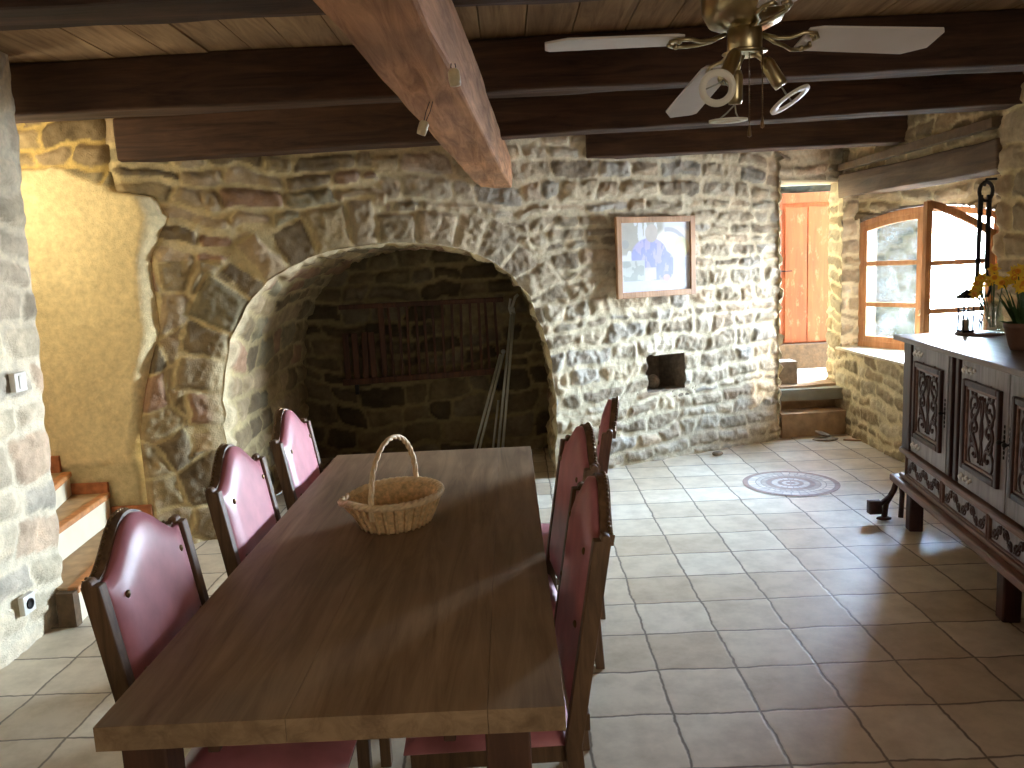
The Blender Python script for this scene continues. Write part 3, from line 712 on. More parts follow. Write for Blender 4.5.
# ------------------------------------------------------------------ chairs (local +x = towards the table)
def make_chair(name):
    r = empty(name, (0, 0, 0), '-', 'chair')
    hw = .225
    lean = lambda z: -.0-(.165*max(0, z-.44)) if z > .44 else -.02*(1-z/.44)*1.5
    def pos(y, z, dx=0): return (lean(z)+dx, y, z)
    # rear posts, one part each
    for s in (-1, 1):
        p = MB(); zs = [0, .22, .44, .62, .80, .955]
        y0, y1 = s*hw-.016, s*hw+.016
        vs = []
        for z in zs:
            w = .021 if z > .1 else .018
            vs += [(lean(z)-w, y0, z), (lean(z)+w, y0, z), (lean(z)+w, y1, z), (lean(z)-w, y1, z)]
        fs = [(0, 3, 2, 1)]
        for i in range(len(zs)-1):
            for j in range(4): fs.append((i*4+j, i*4+(j+1) % 4, i*4+4+(j+1) % 4, i*4+4+j))
        k = (len(zs)-1)*4; fs.append((k, k+1, k+2, k+3)); p.add(vs, fs)
        m = Matrix.Translation((lean(.965), s*hw, .965)) @ Matrix.Rotation(PI/2, 4, 'X')
        p.lathe([(.0001, -.0165), (.010, -.0165), (.012, -.012), (.012, .012), (.010, .0165), (.0001, .0165)], 14, Matrix.Translation((-.006, 0, -.008)) @ m)
        p.build('back_post', M['chairwood'], r, False, .003)
    def top(y):
        a = min(1, abs(y)/(hw-.018)); 
        return .945+.10*(0.5+0.5*math.cos(PI*min(1, a*1.06)))**.85+(.006 if a > .95 else 0)
    # leather back cushion
    ny, nz = 26, 18; vs = []; fs = []
    for side in (1, -1):
        for i in range(ny+1):
            y = -(hw-.018)+2*(hw-.018)*i/ny; zt = top(y)
            for j in range(nz+1):
                z = .50+(zt-.50)*j/nz
                e = min(i, ny-i)/4.; e2 = min(j, nz-j)/3.; pf = (1-max(0, 1-min(e, 1))**2)*(1-max(0, 1-min(e2, 1))**2)
                dx = side*(.010+.018*pf*(.65 if side < 0 else 1))
                vs.append(pos(y, z, dx))
    K = (ny+1)*(nz+1)
    for s in (0, 1):
        for i in range(ny):
            for j in range(nz):
                a = s*K+i*(nz+1)+j; q = (a, a+nz+1, a+nz+2, a+1); fs.append(q if s == 0 else q[::-1])
    bd = [i*(nz+1) for i in range(ny+1)]+[ny*(nz+1)+j for j in range(1, nz+1)]+[i*(nz+1)+nz for i in range(ny-1, -1, -1)]+[j for j in range(nz-1, 0, -1)]
    for a, b in zip(bd, bd[1:]+bd[:1]): fs.append((a, a+K, b+K, b))
    bk = MB().add(vs, fs).build('backrest', M['leather'], r, True)
    bk['label'] = 'burgundy leather back with a raised camel-back top'
    # dark wood rim behind the leather
    ol = [( -(hw-.018)+2*(hw-.018)*i/30) for i in range(31)]
    rim = MB(); vs = []; fs = []
    for y in ol:
        zt = top(y)
        for (dx, dz) in ((-.034, -.02), (-.034, .006), (-.004, .008), (-.004, -.02)): vs.append(pos(y, zt+dz, dx))
    for i in range(30):
        for j in range(4): fs.append((i*4+j, i*4+(j+1) % 4, i*4+4+(j+1) % 4, i*4+4+j))
    fs += [(3, 2, 1, 0), (120, 121, 122, 123)]
    rim.add(vs, fs).build('back_rim', M['chairwood'], r)
    nl = MB()
    for i in range(34):
        y = -(hw-.025)+2*(hw-.025)*i/33; nl.ball(pos(y, top(y)+.008, -.026), .0048, 6)
    nl.build('nail_trim', M['nail'], r, True)
    for (y, z) in ((-.15, .90), (.15, .90), (-.165, .72), (.165, .72)):
        sd = MB(); sd.ball(pos(y, z, .026), .010, 8, (.6, 1, 1)); sd.build('stud', M['nail'], r, True)
    MB().box(-.045, -.012, -hw+.016, hw-.016, .46, .505).build('lower_rail', M['chairwood'], r, False, .003)
    # seat
    s = MB(); ns = 10; vs = []
    MB().box(0, .40, -.215, .215, .385, .435).build('seat_frame', M['chairwood'], r, False, .004)
    vs = []; fs = []
    for i in range(ns+1):
        for j in range(ns+1):
            x = -.0+.415*i/ns; y = -.222+.444*j/ns; e = min(i, ns-i, j, ns-j)/2.5; vs.append((x, y, .437+.042*(1-max(0, 1-e)**2)))
    for i in range(ns+1):
        for j in range(ns+1):
            x = -.0+.415*i/ns; y = -.222+.444*j/ns; vs.append((x, y, .434))
    K = (ns+1)**2
    for i in range(ns):
        for j in range(ns):
            a = i*(ns+1)+j; fs += [(a, a+ns+1, a+ns+2, a+1), (K+a, K+a+1, K+a+ns+2, K+a+ns+1)]
    bd = [i*(ns+1) for i in range(ns+1)]+[ns*(ns+1)+j for j in range(1, ns+1)]+[i*(ns+1)+ns for i in range(ns-1, -1, -1)]+[j for j in range(ns-1, 0, -1)]
    for a, b in zip(bd, bd[1:]+bd[:1]): fs.append((a, a+K, b+K, b))
    s.add(vs, fs).build('seat', M['leather'], r, True)
    for sg in (-1, 1): MB().box(.365, .4, sg*.197-.018, sg*.197+.018, 0, .39).build('leg', M['chairwood'], r, False, .003)
    for sg in (-1, 1): MB().box(0, .37, sg*.2-.009, sg*.2+.009, .17, .2).build('stretcher', M['chairwood'], r, False, .002)
    return r
ch0 = make_chair('dining_chair')
spots = [
    (-.848, 1.893, 0, 'burgundy leather dining chair on the left side of the table, nearest the camera'),
    (-.850, 2.62, 0, 'burgundy leather dining chair in the middle of the table left side, half pink in light'),
    (-.850, 3.305, 0, 'pink-lit leather dining chair on the left side of the table, farthest back by the arch'),
    (.103, 2.03, PI+.03, 'dark edge-on dining chair on the right of the table, nearest the camera'),
    (.132, 2.68, PI+.10, 'dark edge-on dining chair in the middle of the right side of the table'),
    (.300, 3.22, PI-.13, 'tall-looking dining chair on the right of the table, farthest and pulled out'),
]
for i, (x, y, rz, lb) in enumerate(spots):
    o = ch0 if i == 0 else copy_tree(ch0)
    o.location = (x, y, 0); o.rotation_euler = (0, 0, rz); o['label'] = lb; o['group'] = 'leather dining chairs around the table'

# ------------------------------------------------------------------ basket
bs = empty('wicker_basket', (-.405, 2.585, TZ), 'oval wicker basket with a tall hoop handle standing on the table', 'basket', None, math.atan2(.37, .12))
def brad(a, z):   # radius multipliers for angle (local x = handle axis)
    ra, rb = .135+.045*z, .112+.043*z
    r = ra*rb/math.hypot(rb*math.cos(a), ra*math.sin(a))
    sp = max(0, math.cos(a-1.75))**6
    return r*(1+.22*sp*z), sp
na, nz = 84, 16; vs = []; fs = []
for lay in (0, 1):
    for j in range(nz+1):
        z = j/nz
        for i in range(na):
            a = 2*PI*i/na; r, sp = brad(a, z); stake = i//3
            wv = .0035*math.sin(stake*PI)*0+.0035*(1 if (stake+(j//1)) % 2 else -1)*(1 if (i % 3) == 1 else .2)
            r += wv-(.006 if lay else 0)
            vs.append((r*math.cos(a), r*math.sin(a), .004+.098*z-.022*sp*z*z))
K = (nz+1)*na
for lay in (0, 1):
    for j in range(nz):
        for i in range(na):
            q = (lay*K+j*na+i, lay*K+j*na+(i+1) % na, lay*K+(j+1)*na+(i+1) % na, lay*K+(j+1)*na+i); fs.append(q if lay == 0 else q[::-1])
for i in range(na): fs.append((nz*na+i, nz*na+(i+1) % na, K+nz*na+(i+1) % na, K+nz*na+i))
bw = MB().add(vs, fs).build('basket_wall', M['wicker'], bs, True)
st_ = MB()
for s in range(28):
    a = 2*PI*s/28; pts = []
    for j in range(6):
        z = j/5; r, sp = brad(a, z); pts.append(((r+.003)*math.cos(a), (r+.003)*math.sin(a), .004+.098*z-.022*sp*z*z))
    st_.tube(pts, .0072, 6)
st_.build('stake', M['wicker'], bs, True)['kind'] = 'stuff'
MB().lathe([(.001, 0), (.13, 0), (.13, .008), (.001, .008)], 36, None, .83).build('basket_bottom', M['wicker_dark'], bs, True)
rm = MB()
for ph in (0, PI*2/3, PI*4/3):
    pts = []
    for i in range(90):
        a = 2*PI*i/90; r, sp = brad(a, 1); tw = a*14+ph
        r += .003+.006*math.cos(tw); pts.append((r*math.cos(a), r*math.sin(a), .104-.022*sp+.006*math.sin(tw)))
    rm.tube(pts, .0078, 6, True)
rm.build('rim', M['wicker_rim'], bs, True)
hd = MB()
for ph in (0, PI*2/3, PI*4/3):
    pts = []
    for i in range(70):
        t_ = i/69; a = PI*t_; bx = .182*math.cos(a); bz = .075+.225*math.sin(a)**.8 if 0 < t_ < 1 else .06
        tw = t_*36+ph; pts.append((bx+.005*math.cos(tw)*abs(math.cos(a))+.005*math.cos(tw)*.4, .005*math.sin(tw), bz+.004*math.cos(tw)*math.sin(a)))
    hd.tube(pts, .0055, 6)
hd.build('handle', M['wicker_rim'], bs, True)
bs.scale = (.94, .94, .96)

# ------------------------------------------------------------------ sideboard
SD = Vector((-.154, -.988, 0)).normalized(); SE = Vector((.988, -.154, 0)).normalized()
sb = empty('sideboard', (2.174, 4.521, 0), 'carved oak sideboard with fretwork doors standing along the right wall', 'sideboard', None, math.atan2(SE.y, SE.x))
# local frame: x = depth towards the wall, y = away from the camera (so length runs to -y)
SL = 2.56
def sbx(mb, t0, t1, d0, d1, z0, z1): return mb.box(d0, d1, -t1, -t0, z0, z1)
sbx(MB(), 0, SL, 0, .56, 1.09, 1.118).build('sideboard_top', M['side_top'], sb, False, .006)
bd_ = MB(); sbx(bd_, .06, SL-.06, .075, .53, .44, 1.09); sbx(bd_, .06, SL-.06, .075, .53, .3, .44)
bd_.build('carcass', M['side_dark'], sb, False, .004)
sbx(MB(), .05, .17, .045, .09, .44, 1.09).build('corner_stile', M['side_dark'], sb, False, .006)
sbx(MB(), -.01, SL, .0, .54, .265, .305).build('base_molding', M['side_mid'], sb, False, .01)
sbx(MB(), .05, SL-.05, .035, .08, .305, .33).build('base_molding', M['side_mid'], sb, False, .008)
sbx(MB(), .05, SL-.05, .030, .085, .45, .478).build('waist_molding', M['side_mid'], sb, False, .008)
for (t0, d0) in ((.07, .07), (.07, .44), (1.24, .07), (SL-.15, .07), (SL-.15, .44)):
    sbx(MB(), t0, t0+.075, d0, d0+.075, 0, .27).build('foot', M['side_dark'], sb, False, .008)
def spiral(cx, cy, r0, turns, a0, sgn=1, n=18, r1=.004):
    return [(cx+(r0+(r1-r0)*i/n)*math.cos(a0+sgn*turns*2*PI*i/n), cy+(r0+(r1-r0)*i/n)*math.sin(a0+sgn*turns*2*PI*i/n)) for i in range(n+1)]
def carving_v(w, h):
    """tall symmetric scrollwork, points in (across, up) centred on 0,0"""
    out = []
    for s in (1, -1):
        for (cy, r) in ((-.36, .30), (.0, .26), (.34, .28)):
            out.append([(s*p[0]*1., p[1]) for p in spiral(w*.25, h*cy, w*r*.8, 1.15, -PI/2, 1)])
            out.append([(s*p[0], p[1]) for p in spiral(w*.27, h*(cy+.17), w*.15, .9, PI/2, -1)])
        out.append([(s*w*.04*math.sin(i/10*PI*3), -h*.46+h*.92*i/10) for i in range(11)])
        out.append([(s*(w*.42-w*.34*abs(math.cos(i/9*PI))), -h*.45+h*.9*i/9) for i in range(10)])
    return out
def carving_h(w, h):
    out = []; n = max(2, int(w/(h*.95)))
    for i in range(n):
        cx = -w/2+w*(i+.5)/n; sg = 1 if i % 2 else -1
        out.append(spiral(cx-h*.18, sg*h*.12, h*.3, 1.2, 0, sg)); out.append(spiral(cx+h*.26, -sg*h*.14, h*.24, 1.1, PI, sg))
        out.append([(cx-h*.42+h*.84*k/8, sg*h*.36*math.cos(k/8*PI)) for k in range(9)])
    return out
def carve(parent, name, curves, t0, z0, d, r=.009):
    mb = MB()
    for c in curves:
        mb.tube([(d, -(t0+p[0]), z0+p[1]) for p in c], r, 6, False, [1-.45*abs(2*i/(len(c)-1)-1)**2 for i in range(len(c))])
        e = c[-1]; mb.ball((d, -(t0+e[0]), z0+e[1]), r*1.25, 6); mb.ball((d, -(t0+c[0][0]), z0+c[0][1]), r*.9, 6)
    return mb.build(name, M['side_dark'], parent, True)
def sdoor(t0, t1, hinge_left, label=None):
    z0, z1 = .485, 1.075
    d = sbx(MB(), t0, t1, .052, .078, z0, z1).build('door', M['side_light'], sb, False, .004)
    a0, a1 = t0+.05, t1-.05; b0, b1 = .575, .995
    fr = MB()
    for (q0, q1, c0, c1) in ((a0, a0+.03, b0, b1), (a1-.03, a1, b0, b1), (a0+.03, a1-.03, b0, b0+.03), (a0+.03, a1-.03, b1-.03, b1)): sbx(fr, q0, q1, .034, .058, c0, c1)
    fr.build('panel_frame', M['side_dark'], d, False, .007)
    f2 = MB()
    for (q0, q1, c0, c1) in ((a0+.03, a0+.045, b0+.03, b1-.03), (a1-.045, a1-.03, b0+.03, b1-.03), (a0+.045, a1-.045, b0+.03, b0+.045), (a0+.045, a1-.045, b1-.045, b1-.03)): sbx(f2, q0, q1, .042, .058, c0, c1)
    f2.build('panel_bead', M['side_mid'], d, False, .005)
    carve(d, 'carving', carving_v(a1-a0-.10, b1-b0-.10), (a0+a1)/2, (b0+b1)/2, .052)
    for zz in (1.035, .527):
        h = MB(); s = 1 if hinge_left else -1; e = t0+.012 if hinge_left else t1-.012
        for k in range(6):
            h.ball((.05, -(e+s*(.015+.024*k)), zz+(.006 if k % 2 else -.006)), .017-.001*k, 8, (.4, 1.1, .8))
        for k in (1, 4):
            h.ball((.05, -(e+s*.024*k), zz+.014), .007, 6, (.4, 1, 1)); h.ball((.05, -(e+s*.024*k), zz-.014), .007, 6, (.4, 1, 1))
        h.build('hinge', M['pewter'], d, True)
    h = MB(); e = t1-.022 if hinge_left else t0+.022
    for k in range(7): h.ball((.05, -e, .72+.022*k), .010-.0012*abs(k-3), 8, (.4, .8, 1.3))
    h.ball((.03, -e, .786), .011, 8); h.tube([(.05, -e, .786), (.03, -e, .786)], .005, 6)
    h.build('door_handle', M['iron'], d, True)
sdoor(.18, .68, True); sdoor(.84, 1.325, True); sdoor(1.332, 1.80, False); sdoor(1.96, 2.44, True)
for (t0, t1) in ((.69, .83), (1.81, 1.95)):
    p = MB(); sbx(p, t0+.012, t0+.05, .048, .08, .485, 1.08); sbx(p, t1-.05, t1-.012, .048, .08, .485, 1.08); p.build('stile', M['side_dark'], sb, False, .006)
fz = [.14, .685, 1.215, 1.745, 2.27, 2.50]
for i in range(5):
    a, b = fz[i], min(fz[i+1]-.012, SL-.08)
    pn = sbx(MB(), a, b, .05, .078, .335, .448).build('frieze_panel', M['side_light'], sb, False, .003)
    fr = MB(); sbx(fr, a, b, .04, .055, .438, .448); sbx(fr, a, b, .04, .055, .335, .344); sbx(fr, a, a+.012, .036, .055, .335, .448); sbx(fr, b-.012, b, .036, .055, .335, .448); fr.build('frieze_frame', M['side_mid'], pn, False, .003)
    carve(pn, 'carving', carving_h(b-a-.03, .088), (a+b)/2, .391, .05, .0075)

# strap behind the far end of the sideboard
s = MB(); dx = .075
s.tube([(2.19+dx, 4.60, .27), (2.165+dx, 4.60, .18), (2.12+dx, 4.60, .10), (2.10+dx, 4.58, .015)], .017, 6); s.tube([(2.20+dx, 4.6, .27), (2.215+dx, 4.6, .15), (2.20+dx, 4.58, .015)], .015, 6)
s.tube([(2.15+dx, 4.60, .15), (2.085+dx, 4.58, .11), (2.06+dx, 4.57, .10)], .014, 6); s.box(2.0+dx, 2.07+dx, 4.54, 4.59, .055, .13); s.ball((2.10+dx, 4.58, .016), .03, 8, (1.6, 1, .4))
tag(s.build('leather_strap', M['strap'], None, True), 'dark brown leather strap dangling to the floor at the sideboard far foot', 'strap')

# ------------------------------------------------------------------ things on the sideboard
TZs = 1.118
MB().lathe([(.001, 0), (.118, 0), (.122, .006), (.116, .012), (.001, .012)], 40, Matrix.Translation((2.545, 4.315, TZs))).build('round_tray', M['side_top'], None, True)
tag(bpy.data.objects['round_tray'], 'round low tray under the glass vase on the sideboard', 'tray')
gv = MB().lathe([(.001, .0), (.05, 0), (.055, .02), (.046, .08), (.038, .13), (.048, .165), (.046, .165), (.036, .13), (.043, .08), (.051, .022), (.001, .006)], 28, Matrix.Translation((2.60, 4.285, TZs+.0125)))
tag(gv.build('glass_vase', M['glass'], None, True), 'clear glass vase of yellow daffodils standing on the round tray', 'vase')
ln_ = empty('candle_lantern', (2.487, 4.35, TZs+.0125), 'small dark metal lantern with a pitched roof on the round tray beside the vase', 'lantern')
k = MB()
for sx in (-.026, .026):
    for sy in (-.026, .026): k.box(sx-.003, sx+.003, sy-.003, sy+.003, .0, .185)
k.box(-.032, .032, -.032, .032, 0, .012); k.box(-.03, .03, -.03, .03, .115, .121); k.build('frame', M['iron'], ln_)
k = MB(); k.add([(-.045, -.045, .185), (.045, -.045, .185), (.045, .045, .185), (-.045, .045, .185), (0, 0, .235)], [(0, 1, 4), (1, 2, 4), (2, 3, 4), (3, 0, 4), (3, 2, 1, 0)]); k.build('roof', M['iron'], ln_)
k = MB().tube([(.012*math.cos(a*PI/6), 0, .242+.012*math.sin(a*PI/6)) for a in range(12)], .002, 5, True); k.build('ring', M['iron'], ln_)
MB().lathe([(.001, .012), (.018, .012), (.018, .07), (.001, .07)], 14).build('candle', M['ceramic'], ln_, True)

def flower(mb_p, mb_t, mb_s, base, head, face):
    b, h = Vector(base), Vector(head); mid = (b+h)/2+Vector((0, 0, .02))
    mb_s.tube([b, (b*.6+h*.4)+Vector((0, 0, .01)), h*.85+b*.15+Vector((0, 0, .012)), h], .0025, 5)
    f = Vector(face).normalized(); x = f.cross(Vector((0, 0, 1))).normalized(); y = x.cross(f)
    for k in range(6):
        a = k*PI/3; d = x*math.cos(a)+y*math.sin(a); t_ = x*-math.sin(a)+y*math.cos(a)
        p = [h, h+d*.016+t_*.011+f*.002, h+d*.036+f*.004, h+d*.016-t_*.011+f*.002]
        q = [v-f*.0015 for v in p]
        mb_p.add(p+q, [(0, 1, 2, 3), (7, 6, 5, 4), (0, 4, 5, 1), (1, 5, 6, 2), (2, 6, 7, 3), (3, 7, 4, 0)])
    m = Matrix((x, y, f)).transposed().to_4x4(); m.translation = h
    mb_t.lathe([(.005, 0), (.008, .012), (.013, .02), (.011, .02), (.006, .01), (.0001, .004)], 10, m)
def blade(mb, base, tip, w):
    b, t_ = Vector(base), Vector(tip); d = (t_-b); x = d.cross(Vector((.3, -1, .1))).normalized(); vs = []; n = 6
    for i in range(n+1):
        u = i/n; c = b+d*u+Vector((d.x*.25*u*u, d.y*.25*u*u, -.02*u*u)); ww = w*(1-u**2)*.5+.0005
        vs += [c-x*ww, c+x*ww, c+x*ww+Vector((0, -.001, 0)), c-x*ww+Vector((0, -.001, 0))]
    fs = [(0, 1, 2, 3)]
    for i in range(n):
        for j in range(4): fs.append((i*4+j, i*4+(j+1) % 4, i*4+4+(j+1) % 4, i*4+4+j))
    mb.add(vs, fs)
rf = random.Random(3)
hl = ['leaning far left', 'tallest in the middle', 'low at the front', 'upright behind', 'at the right', 'drooping left', 'facing the camera', 'half hidden behind', 'low at right']
for i in range(9):
    hx, hy, hz = rf.uniform(-.085, .07), rf.uniform(-.06, .06), rf.uniform(.19, .30)
    r = empty('daffodil', (2.60, 4.285, TZs+.02), 'yellow daffodil in the glass vase, '+hl[i], 'flower', 'daffodils in the glass vase')
    if i == 0: hx = -.10; hz = .2
    if i == 1: hx = 0; hz = .33
    p, t_, s = MB(), MB(), MB(); flower(p, t_, s, (hx*.15, hy*.15, .02), (hx, hy, hz), (hx*4-.3, -.8, .1))
    s.build('stem', M['leaf'], r, True); p.build('petals', M['petal'], r); t_.build('trumpet', M['trumpet'], r, True)
pp = empty('potted_daffodil', (2.325, 3.60, TZs), 'brown clay pot of yellow daffodils with green leaves at the right edge on the sideboard', 'plant')
MB().lathe([(.001, 0), (.05, 0), (.058, .02), (.078, .10), (.083, .105), (.083, .125), (.075, .125), (.07, .105), (.001, .10)], 28).build('pot', M['pot'], pp, True)
lv = MB()
for i in range(34):
    a = rf.uniform(0, 2*PI); r1 = rf.uniform(.03, .13); blade(lv, (.03*math.cos(a), .03*math.sin(a), .10), (r1*math.cos(a), r1*math.sin(a), rf.uniform(.15, .30)), .016)
lv.build('leaves', M['leaf'], pp)['kind'] = 'stuff'
p, t_, s = MB(), MB(), MB()
for i in range(16):
    a = rf.uniform(0, 2*PI); r1 = rf.uniform(.02, .12); x_, y_ = r1*math.cos(a), r1*math.sin(a)
    flower(p, t_, s, (x_*.2, y_*.2, .1), (x_, y_, rf.uniform(.24, .38)), (x_*4-.4, -.8, .15))
s.build('stem', M['leaf'], pp, True)['kind'] = 'stuff'; p.build('petals', M['petal'], pp)['kind'] = 'stuff'; t_.build('trumpet', M['trumpet'], pp, True)['kind'] = 'stuff'

# ------------------------------------------------------------------ iron hanger on the wall corner
hg = empty('pot_hanger', (2.86, 4.84, 1.95), 'black iron trammel hook with chain hanging on the stone corner by the window', 'hook')
k = MB(); k.tube([(.06, .0, .03), (0, 0, .03), (-.012, 0, -.01)], .008, 6); k.build('wall_pin', M['iron'], hg, True)
k = MB(); k.tube([(.040*math.cos(a*PI/8), 0, -.04+.055*math.sin(a*PI/8)) for a in range(16)], .011, 6, True); k.build('ring', M['iron'], hg, True)
for dx, l0, l1 in ((-.03, -.06, -.62), (.02, -.06, -.50)):
    k = MB(); k.bar((dx, 0, l0), (dx*1.1, 0, l1), .026, .014, (0, 1, 0)); k.build('bar', M['iron'], hg, False, .002)
k = MB(); k.tube([(.02, 0, -.48), (.03, 0, -.54), (.055, 0, -.55), (.068, 0, -.52), (.064, 0, -.48)], .008, 6); k.build('hook', M['iron'], hg, True)
k = MB(); k.tube([(-.03, 0, -.60), (.0, 0, -.66), (.035, 0, -.66), (.05, 0, -.62), (.045, 0, -.56)], .009, 6); k.build('hook', M['iron'], hg, True)
for i in range(5):
    z = -.64-i*.05; o_ = (i % 2)
    pts = [((.011*math.cos(a*PI/5) if o_ else 0), (0 if o_ else .011*math.cos(a*PI/5)), z+.032*math.sin(a*PI/5)) for a in range(10)]
    MB().tube(pts, .0045, 5, True).build('chain_link', M['iron'], hg, True)

# ------------------------------------------------------------------ ceiling fan
fan = empty('ceiling_fan', (.665, 2.25, 2.175), 'brass ceiling fan with pale blades and three lamp spots hanging at top right', 'ceiling fan')
MB().lathe([(.001, .022), (.06, .022), (.095, .038), (.112, .07), (.115, .15), (.095, .19), (.05, .205), (.001, .205)], 36).build('motor_housing', M['brass'], fan, True)
MB().lathe([(.001, .20), (.02, .20), (.02, .36), (.065, .38), (.07, .445), (.001, .445)], 28).build('mount', M['brass'], fan, True)
MB().lathe([(.001, -.038), (.04, -.038), (.046, -.03), (.046, .03), (.04, .036), (.001, .036)], 28).build('switch_housing', M['brass'], fan, True)
MB().lathe([(.001, -.046), (.045, -.044), (.06, -.038), (.045, -.034), (.001, -.034)], 28).build('lamp_plate', M['brass'], fan, True)
def fblade(dirv, pitch, R0=.56):
    e = Vector(dirv).normalized(); x = e.cross(Vector((0, 0, 1))).normalized(); z = x.cross(e)
    m = Matrix((e, x, z)).transposed().to_4x4() @ Matrix.Rotation(pitch, 4, 'X')
    ol = [(.165, -.045), (.185, -.055), (R0-.06, -.064), (R0, -.03), (R0+.0, .045), (R0-.012, .06), (.20, .055), (.165, .045)]
    mb = MB(); n = len(ol); vs = [m @ Vector((a, b, q)) for q in (0, .006) for (a, b) in ol]
    mb.add(vs, [tuple(range(n)), tuple(range(2*n-1, n-1, -1))]+[(i, (i+1) % n, (i+1) % n+n, i+n) for i in range(n)])
    b = mb.build('blade', M['blade'], fan, False, .0015)
    ir = MB()
    for sy in (-1, 1):
        ir.tube([m @ Vector(v) for v in ((.05, 0, .012), (.09, .01*sy, -.004), (.12, .018*sy, -.008), (.15, .04*sy, -.006), (.185, .038*sy, -.006), (.20, .02*sy, -.006), (.19, .008*sy, -.006))], .0055, 7)
    ir.ball(m @ Vector((.178, .03, -.008)), .008, 8); ir.ball(m @ Vector((.178, -.03, -.008)), .008, 8)
    ir.build('blade_iron', M['brass'], b, True)
fblade((.553, .087, -.011), .30); fblade((-.53, .03, .008), .02, .535)
fblade((-.062, .547, -.104), .10); fblade((.08, -.54, .10), -.10)
def spot(p0, p1, p2, rc, nrm, rr=.05):
    p0, p1, p2, rc = map(Vector, (p0, p1, p2, rc)); g = MB()
    g.tube([p0, (p0+p1)/2+Vector((0, 0, .004)), p1], .009, 8); d = (p2-p1); l = d.length; q = d.to_track_quat('Z', 'Y').to_matrix().to_4x4(); q.translation = p1
    g.lathe([(.001, -.004), (.014, -.002), (.019, .012), (.0195, l*.8), (.017, l), (.001, l)], 20, q)
    sp = g.build('spot_arm', M['brass'], fan, True)
    f_ = Vector(nrm).normalized(); q = f_.to_track_quat('Z', 'Y').to_matrix().to_4x4(); q.translation = rc
    MB().lathe([(rr*.62, -.003), (rr, -.003), (rr, .003), (rr*.62, .003), (rr*.62, -.003)], 36, q, 1., False).build('lamp_ring', M['ringwhite'], sp, True)
    w = MB()
    x = q.to_3x3() @ Vector((1, 0, 0))
    for s in (1, -1): w.tube([p2, (p2+rc)/2+x*.012*s, rc+x*.03*s], .0022, 5)
    w.build('ring_clip', M['alu'], sp, True)
spot((-.01, -.02, -.04), (-.034, -.035, -.045), (-.077, -.075, -.122), (-.098, -.09, -.143), (-.30, -.85, -.28), .047)
spot((-.005, .0, -.04), (-.024, .0, -.085), (-.024, .01, -.168), (-.04, .02, -.208), (.0, .06, -1), .052)
spot((.015, -.01, -.04), (.052, -.01, -.062), (.094, -.015, -.132), (.115, -.02, -.168), (.46, -.25, -.85), .058)
for (x, y, l) in ((.003, -.03, .262), (.038, -.03, .24)):
    c = MB(); c.tube([(x, y, -.04), (x, y, -l+.03)], .0014, 5)
    for i in range(30): c.ball((x, y, -.045-(l-.08)*i/30), .0022, 5)
    c.lathe([(.001, .0), (.006, .004), (.0045, .02), (.002, .032), (.001, .034)], 10, Matrix.Translation((x, y, -l)))
    c.build('pull_chain', M['nail'], fan, True)

# lamp sockets on the beam
def socket(loc, name_label, tilt, wire):
    e = empty('lamp_socket', loc, name_label, 'lamp socket', 'bare lamp sockets on the main beam'); e.scale = (.85, .85, .85)
    m = Matrix.Rotation(tilt, 4, 'Y')
    MB().lathe([(.001, -.05), (.017, -.048), (.019, -.03), (.019, -.005), (.012, .004), (.001, .006)], 16, m).build('holder', M['ceramic'], e, True)
    for s in (-1, 1):
        MB().tube([m @ Vector((.003*s, 0, .0)), Vector((.008*s+wire[0]*.5, .004, wire[2]*.5)), Vector((wire[0]+.006*s, 0, wire[2]))], .0016, 5).build('wire', M['iron'], e, True)
socket((-.245, 2.70, 2.075), 'cream lamp socket dangling on two wires from the main beam underside', .35, (.03, 0, .075))
socket((-.118, 2.24, 2.125), 'cream lamp socket tight against the right lower edge of the main beam', -.1, (0, 0, .02))

